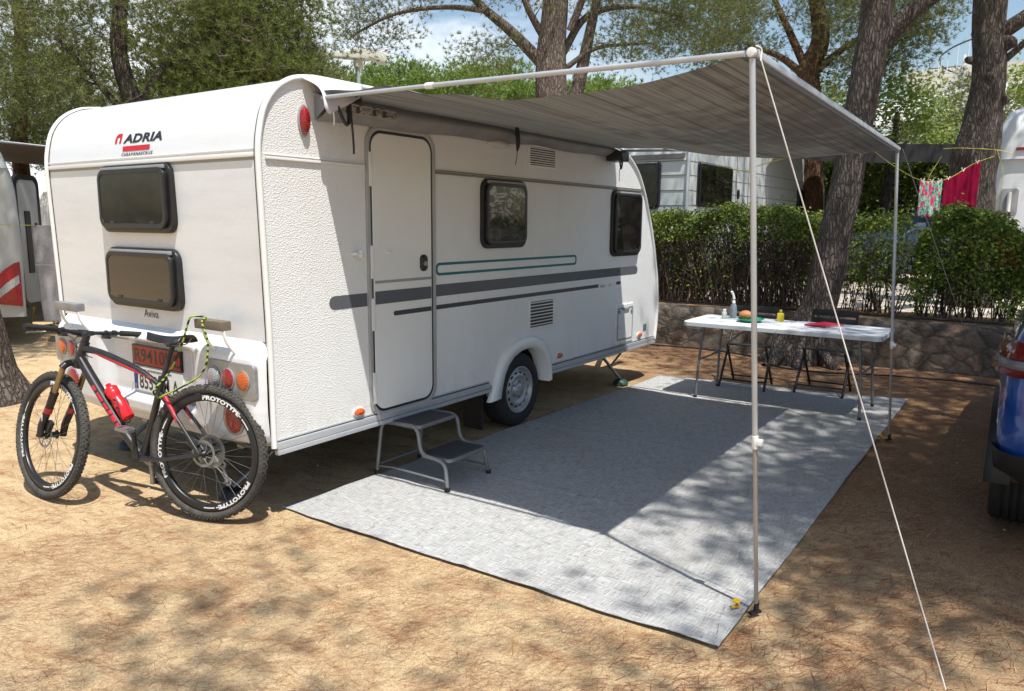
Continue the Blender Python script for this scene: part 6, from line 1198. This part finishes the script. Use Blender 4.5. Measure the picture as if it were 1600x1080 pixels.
# --- hedges and shrubs on the terrace
def hedge(name, label, cat, x0, x1, y0, y1, z0, z1, nleaf, nlow, nstem, mat, ll=.028, lw=.016, group=None, dome_=False, zsplit=.45, seed=5):
    rs = np.random.default_rng(seed); t = thing(name, label, cat, ((x0+x1)/2, (y0+y1)/2, z0), None, group)
    def top(x, y):
        b = z1+.045*np.sin(y*3.1+x)+.03*np.sin(y*8.3+1+seed)+.04*np.sin(y*21+x*9)+.03*np.sin(y*47+x*23)
        if dome_: q = np.clip(np.abs((y-(y0+y1)/2)/((y1-y0)/2)), 0, 1); b = b-(z1-z0)*.42*q**3
        return b
    m = nleaf; y = rs.uniform(y0, y1, m); x = rs.uniform(x0, x1, m); tz = top(x, y); side = rs.random(m) < .45
    z = tz-np.abs(rs.normal(size=m))*(z1-z0)*.10; zs = tz-rs.random(m)**1.3*(z1-z0)*(1-zsplit); z = np.where(side, zs, z); x = np.where(side, x0+np.abs(rs.normal(size=m))*.09, x)
    bump = .06*np.sin(y*5+z*4)+.04*np.sin(y*13+z*9); x = x+np.where(side, bump, 0)
    keep = (np.sin(y*9+z*14+seed)+np.sin(y*23-z*17+x*11)+rs.normal(size=m)*.7) > -1.15; x, y, z, side = x[keep], y[keep], z[keep], side[keep]; m = len(x)
    sh = rs.random(m) < .05; z = np.where(sh & ~side, z+rs.random(m)*.14, z)
    C = np.stack([x, y, z], 1)+rs.normal(size=(m, 3))*.02; N_ = np.where(side[:, None], np.array([[-.8, -.2, .5]]), np.array([[-.2, -.1, 1.0]]))
    if nlow:
        yl = rs.uniform(y0, y1, nlow); zl = z0+(z1-z0)*rs.beta(2.2, 1.6, nlow)*.8; xl = rs.uniform(x0, x1, nlow); C = np.concatenate([C, np.stack([xl, yl, zl], 1)]); N_ = np.concatenate([N_, np.tile([[-.4, 0, .6]], (nlow, 1))])
    V, F = leaves(C, N_, ll, lw); npmesh('foliage', V, F, mat, t)
    s = MB()
    for k in range(nstem):
        yy = rs.uniform(y0+.05, y1-.05); xx = rs.uniform(x0+.1, x1-.05); le = rs.normal()*.25; zt = z0+(z1-z0)*rs.uniform(.6, .93)
        P = [Vector((xx, yy, z0)), Vector((xx+rs.normal()*.05, yy+le*.35, z0+(zt-z0)*.4)), Vector((xx+rs.normal()*.08, yy+le+rs.normal()*.06, zt))]; r0 = rs.uniform(.004, .011); s.tube(bez(P, 4), [r0*(1-.08*i) for i in range(9)], 4, False)
        for q in range(3):
            f = rs.uniform(.3, .9); p = P[0].lerp(P[2], f); s.tube([p, p+Vector((rs.normal()*.08, rs.normal()*.16, rs.uniform(.06, .28)))], [.004, .002], 3, False)
    s.build('stems', pm('stem_brown', (.12, .08, .058), .9, var=.4, vs=14), t); return t
hedge('hedge', 'long clipped green hedge with bare twiggy base on top of the stone wall', 'hedge', 7.62, 8.25, -1.02, 3.2, .56, 1.82, 21000, 5200, 1000, leaf_h, .026, .014, zsplit=.70)
hedge('shrub', 'sparse open shrub between the leaning pine and the far awning pole', 'shrub', 7.65, 8.15, -2.05, -1.25, .56, 1.76, 1500, 900, 60, leaf_h, seed=7, zsplit=.3, group='shrubs on the terrace')
hedge('shrub', 'full rounded green shrub right of the far awning pole below the washing', 'shrub', 7.6, 8.3, -3.25, -2.1, .56, 1.84, 7500, 1900, 130, leaf_h, .03, .017, seed=8, dome_=True, zsplit=.25, group='shrubs on the terrace')
hedge('shrub', 'twiggy shrub at the right edge above the wall behind the blue car', 'shrub', 7.6, 8.25, -4.4, -3.2, .56, 1.64, 2400, 1500, 120, leaf_h, seed=9, zsplit=.3, group='shrubs on the terrace')
hedge('hedge', 'tall dark green hedge in the shade far behind the leaning pine', 'hedge', 18.0, 18.8, -3.6, 5.0, .5, 3.25, 34000, 22000, 40, leaf_d, .075, .045, zsplit=.02, seed=10)
# ================================================================== GROUND
def sand_mat(name, a, b, c, lit=(.30, .15, .072)):
    s = NB(name); g = s.noise(120, 5, .8); v = s.vor(210, 'F1', None, 1, 'Color'); sp = s.n('SeparateColor', Color=v).outputs[0]; big = s.noise(1.1, 7, .65, None, .6)
    g2 = s.noise(42, 4, .75, s.map((1, 1, 1))); f = s.math('ADD', s.math('ADD', s.math('MULTIPLY', g, .4), s.math('MULTIPLY', g2, .3)), s.math('MULTIPLY', sp, .3)); col = s.ramp(f, [(.26, a), (.48, b), (.72, c)])
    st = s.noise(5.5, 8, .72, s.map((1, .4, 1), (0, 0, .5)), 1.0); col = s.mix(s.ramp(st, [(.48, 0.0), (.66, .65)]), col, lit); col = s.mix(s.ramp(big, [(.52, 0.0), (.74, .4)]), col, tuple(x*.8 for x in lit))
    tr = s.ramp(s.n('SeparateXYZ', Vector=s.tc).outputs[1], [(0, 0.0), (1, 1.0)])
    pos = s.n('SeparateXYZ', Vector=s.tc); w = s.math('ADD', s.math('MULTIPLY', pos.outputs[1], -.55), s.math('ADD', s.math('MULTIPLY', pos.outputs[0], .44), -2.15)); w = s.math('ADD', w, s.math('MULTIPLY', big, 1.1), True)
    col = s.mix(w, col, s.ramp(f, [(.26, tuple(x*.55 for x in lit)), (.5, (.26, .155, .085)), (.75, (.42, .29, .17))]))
    h = s.math('ADD', s.math('MULTIPLY', g, .8), s.math('MULTIPLY', s.noise(7, 4), 1.6)); return s.fin(Base_Color=col, Roughness=.95, Specular_IOR_Level=.12, Normal=s.bump(h, .75, .014))
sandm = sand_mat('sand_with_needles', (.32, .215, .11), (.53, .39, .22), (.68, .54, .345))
def gz(x, y):
    d = min(1, max(0, (math.hypot(x-1, y-0)-.0)/3)); return .010*mnoise.noise((x*.9, y*.9, 0))+.006*mnoise.noise((x*3.1, y*3.1, 4))-.012
b = MB(); xs = list(np.arange(-4, 8.0, .08)); ys = list(np.arange(-5, 7, .08)); xs = [-60, -30, -12]+xs[:-1]+[7.45]; xs = sorted(set([x for x in xs if x <= 7.45])); ys = [-80, -30, -12]+ys+[12, 30, 80]
V = [(x, y, gz(x, y)) for x in xs for y in ys]; ny = len(ys); b.add(V, [(i*ny+j, (i+1)*ny+j, (i+1)*ny+j+1, i*ny+j+1) for i in range(len(xs)-1) for j in range(ny-1)], True)
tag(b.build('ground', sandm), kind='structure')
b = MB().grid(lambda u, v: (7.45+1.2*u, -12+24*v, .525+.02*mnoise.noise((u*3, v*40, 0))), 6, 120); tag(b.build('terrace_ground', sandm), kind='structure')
pvm = pm('pale_concrete', (.50, .44, .37), .9, var=.25, vs=3, bump=.5, bs=60)
b = MB().add([(8.6, -80, .50), (300, -80, .50), (300, 200, .50), (8.6, 200, .50)], [(0, 1, 2, 3)]); tag(b.build('road', pvm), kind='structure')
b = MB().add([(7.45, 12, -.02), (300, 12, -.02), (300, 300, -.02), (-60, 300, -.02), (-60, 80, -.02), (7.45, 80, -.02)], [(0, 1, 2, 3, 4, 5)]); 
# retaining wall
def stone_mat():
    s = NB('rubble_stone'); n0 = s.n('TexNoise', Vector=s.tc, Scale=2.6, Detail=6.0).outputs['Color']; mm = s.t.nodes.new('ShaderNodeVectorMath'); mm.operation = 'MULTIPLY_ADD'; s.t.links.new(n0, mm.inputs[0]); mm.inputs[1].default_value = (.26, .26, .26); s.t.links.new(s.map((1, 1, 1.4)), mm.inputs[2])
    e = s.vor(4.6, 'DISTANCE_TO_EDGE', mm.outputs[0]); cc = s.vor(4.6, 'F1', mm.outputs[0], 1, 'Color'); r = s.n('SeparateColor', Color=cc).outputs[0]; fine = s.noise(22, 8, .75)
    st = s.ramp(r, [(0, (.17, .145, .12)), (.35, (.24, .205, .17)), (.6, (.30, .20, .14)), (1, (.21, .185, .155))]); st = s.mix(s.ramp(fine, [(.35, .55), (.7, 0.0)]), st, (.09, .08, .068))
    c = s.mix(s.ramp(e, [(.02, .9), (.10, 0.0)]), st, (.11, .095, .078)); h = s.math('ADD', s.ramp(e, [(0, 0.0), (.25, .7), (.5, .9)]), s.math('MULTIPLY', fine, 1.1))
    return s.fin(Base_Color=c, Roughness=.95, Specular_IOR_Level=.15, Normal=s.bump(h, 1.0, .05))
def wallf(u, v):
    y = -12+24*u; prof = [(7.24, -.1), (7.25, .15), (7.26, .38), (7.28, .49), (7.33, .535), (7.42, .55), (7.52, .53)]; q = v*6; i = min(5, int(q)); f = q-i; x = prof[i][0]+(prof[i+1][0]-prof[i][0])*f; z = prof[i][1]+(prof[i+1][1]-prof[i][1])*f
    d = mnoise.voronoi((y*2.2, z*3.1, 0))[0]; x += .035*(d[0]-.35)+.02*mnoise.noise((y*5, z*5, 0)); z += .02*mnoise.noise((y*3, 7, 1))*(v > .4)
    return (x, y, z)
b = MB().grid(wallf, 700, 24); tag(b.build('stone_wall', stone_mat()), 'low brown rubble-stone retaining wall behind the table', 'wall')
tag(MB().tube(bez([(7.0, 3, .02), (6.95, 1.2, .02), (7.0, .2, .025), (6.85, -.5, .02), (6.35, -.95, .02), (6.3, -1.5, .02), (6.55, -2.1, .02), (6.65, -2.7, .02), (6.6, -3.5, .02), (6.7, -5, .02)]), .012, 6).build('hose', letter_black), 'thin black hose lying on the ground along the foot of the stone wall', 'hose')
tag(MB().tube(bez([(7.5, 1.8, .57), (7.48, .4, .565), (7.5, -.6, .58), (7.46, -1.9, .58), (7.5, -3, .575), (7.5, -5, .575)]), .010, 6).build('hose', letter_black), 'thin black irrigation pipe on top of the stone wall under the shrubs', 'hose')
# pine needles lying on the sand
def litter(n, cx, cy, sx, sy, seed, clump=True, lo=.035, hi=.10, w=.00048):
    rs = np.random.default_rng(seed)
    if clump:
        k = max(1, n//45); c = np.stack([rs.uniform(cx-sx, cx+sx, k), rs.uniform(cy-sy, cy+sy, k)], 1); P = np.repeat(c, 45, 0)+rs.normal(size=(k*45, 2))*rs.uniform(.05, .28, (k, 1)).repeat(45, 0)*np.array([1.3, .7])
        P2_ = np.stack([rs.uniform(cx-sx, cx+sx, n//8), rs.uniform(cy-sy, cy+sy, n//8)], 1); P = np.concatenate([P, P2_])
    else: P = np.stack([rs.uniform(cx-sx, cx+sx, n), rs.uniform(cy-sy, cy+sy, n)], 1)
    inm = (P[:, 0] > .14) & (P[:, 0] < 5.4) & (P[:, 1] > -2.45) & (P[:, 1] < .12)
    P = P[~inm | (rs.random(len(P)) < .0)]; m = len(P)
    a = rs.normal(size=m)*.62-.70; L_ = rs.uniform(lo, hi, m)/2; d = np.stack([np.cos(a), np.sin(a), rs.normal(size=m)*.06], 1)*L_[:, None]; s = np.stack([-np.sin(a), np.cos(a), np.zeros(m)], 1)*w
    c = np.stack([P[:, 0], P[:, 1], np.array([gz(x, y) for x, y in P])+rs.uniform(.002, .009, m)], 1); bend = s/w*rs.normal(size=(m, 1))*.0022
    V = np.stack([c-d-s, c-d+s, c+bend+s, c+bend-s, c+d+s*.6, c+d-s*.6], 1).reshape(-1, 3); b0 = np.arange(m)[:, None]*6; F = np.concatenate([b0+np.array([[0, 1, 2, 3]]), b0+np.array([[3, 2, 4, 5]])]); return V, F
s = NB('dry_pine_needles'); g_ = s.n('NewGeometry').outputs['Random Per Island']; ndm = s.fin(Base_Color=s.ramp(g_, [(.0, (.12, .04, .02)), (.5, (.30, .12, .055)), (.85, (.42, .22, .11)), (1, (.55, .38, .2))]), Roughness=.8)
parts_ = [litter(42000, -.8, -1.2, 2.2, 2.0, 71), litter(15000, -1.6, -2.6, 1.0, .9, 72), litter(9000, -.2, 2.6, 2.6, 2.0, 73, w=.0011), litter(16000, 3.4, -3.2, 3.9, 1.0, 74, w=.0012), litter(6000, 6.4, -.2, .8, 2.6, 75, w=.002)]
rs = np.random.default_rng(91); m_ = 420; P_ = np.stack([rs.uniform(.2, 5.2, m_), np.where(rs.random(m_) < .5, rs.uniform(-2.4, -.1, m_), -2.4+np.abs(rs.normal(size=m_))*.25), .0175+rs.random(m_)*.004], 1)   # some blown onto the mat
a_ = rs.uniform(0, 2*PI, m_); L_ = rs.uniform(.02, .05, m_); d_2 = np.stack([np.cos(a_), np.sin(a_), a_*0], 1)*L_[:, None]; s_2 = np.stack([-np.sin(a_), np.cos(a_), a_*0], 1)*.0008
parts_.append((np.stack([P_-d_2-s_2, P_-d_2+s_2, P_+s_2, P_-s_2, P_+d_2+s_2, P_+d_2-s_2], 1).reshape(-1, 3), np.concatenate([np.arange(m_)[:, None]*6+np.array([[0, 1, 2, 3]]), np.arange(m_)[:, None]*6+np.array([[3, 2, 4, 5]])])))
VV, FF, k0 = [], [], 0
for v_, f_2 in parts_: VV.append(v_); FF.append(f_2+k0); k0 += len(v_)
tag(npmesh('pine_litter', np.concatenate(VV), np.concatenate(FF), ndm), 'dry reddish pine needles strewn over the sand', 'pine needles', kind='stuff')
# a few pebbles and cones
rs = np.random.default_rng(5); pb = MB()
for k in range(260):
    x = rs.uniform(-2.4, 6.6); y = rs.uniform(-4.6, 4.0)
    if .1 < x < 5.5 and -2.5 < y < .2: continue
    r = rs.uniform(.003, .009); 
    c = Vector((x, y, gz(x, y)+r*.4)); V = [c+Vector((r*math.cos(a)*rs.uniform(.7, 1.3), r*math.sin(a)*rs.uniform(.7, 1.3), z*r)) for z in (-.3, .55) for a in (0, 1.26, 2.5, 3.8, 5.0)]; pb.add(V, [(0, 1, 6, 5), (1, 2, 7, 6), (2, 3, 8, 7), (3, 4, 9, 8), (4, 0, 5, 9), (5, 6, 7, 8, 9)])
tag(pb.build('gravel', pm('pebble', (.45, .38, .28), .9, var=.4, vs=30)), 'scattered tiny pebbles on the sand', 'gravel', kind='stuff')
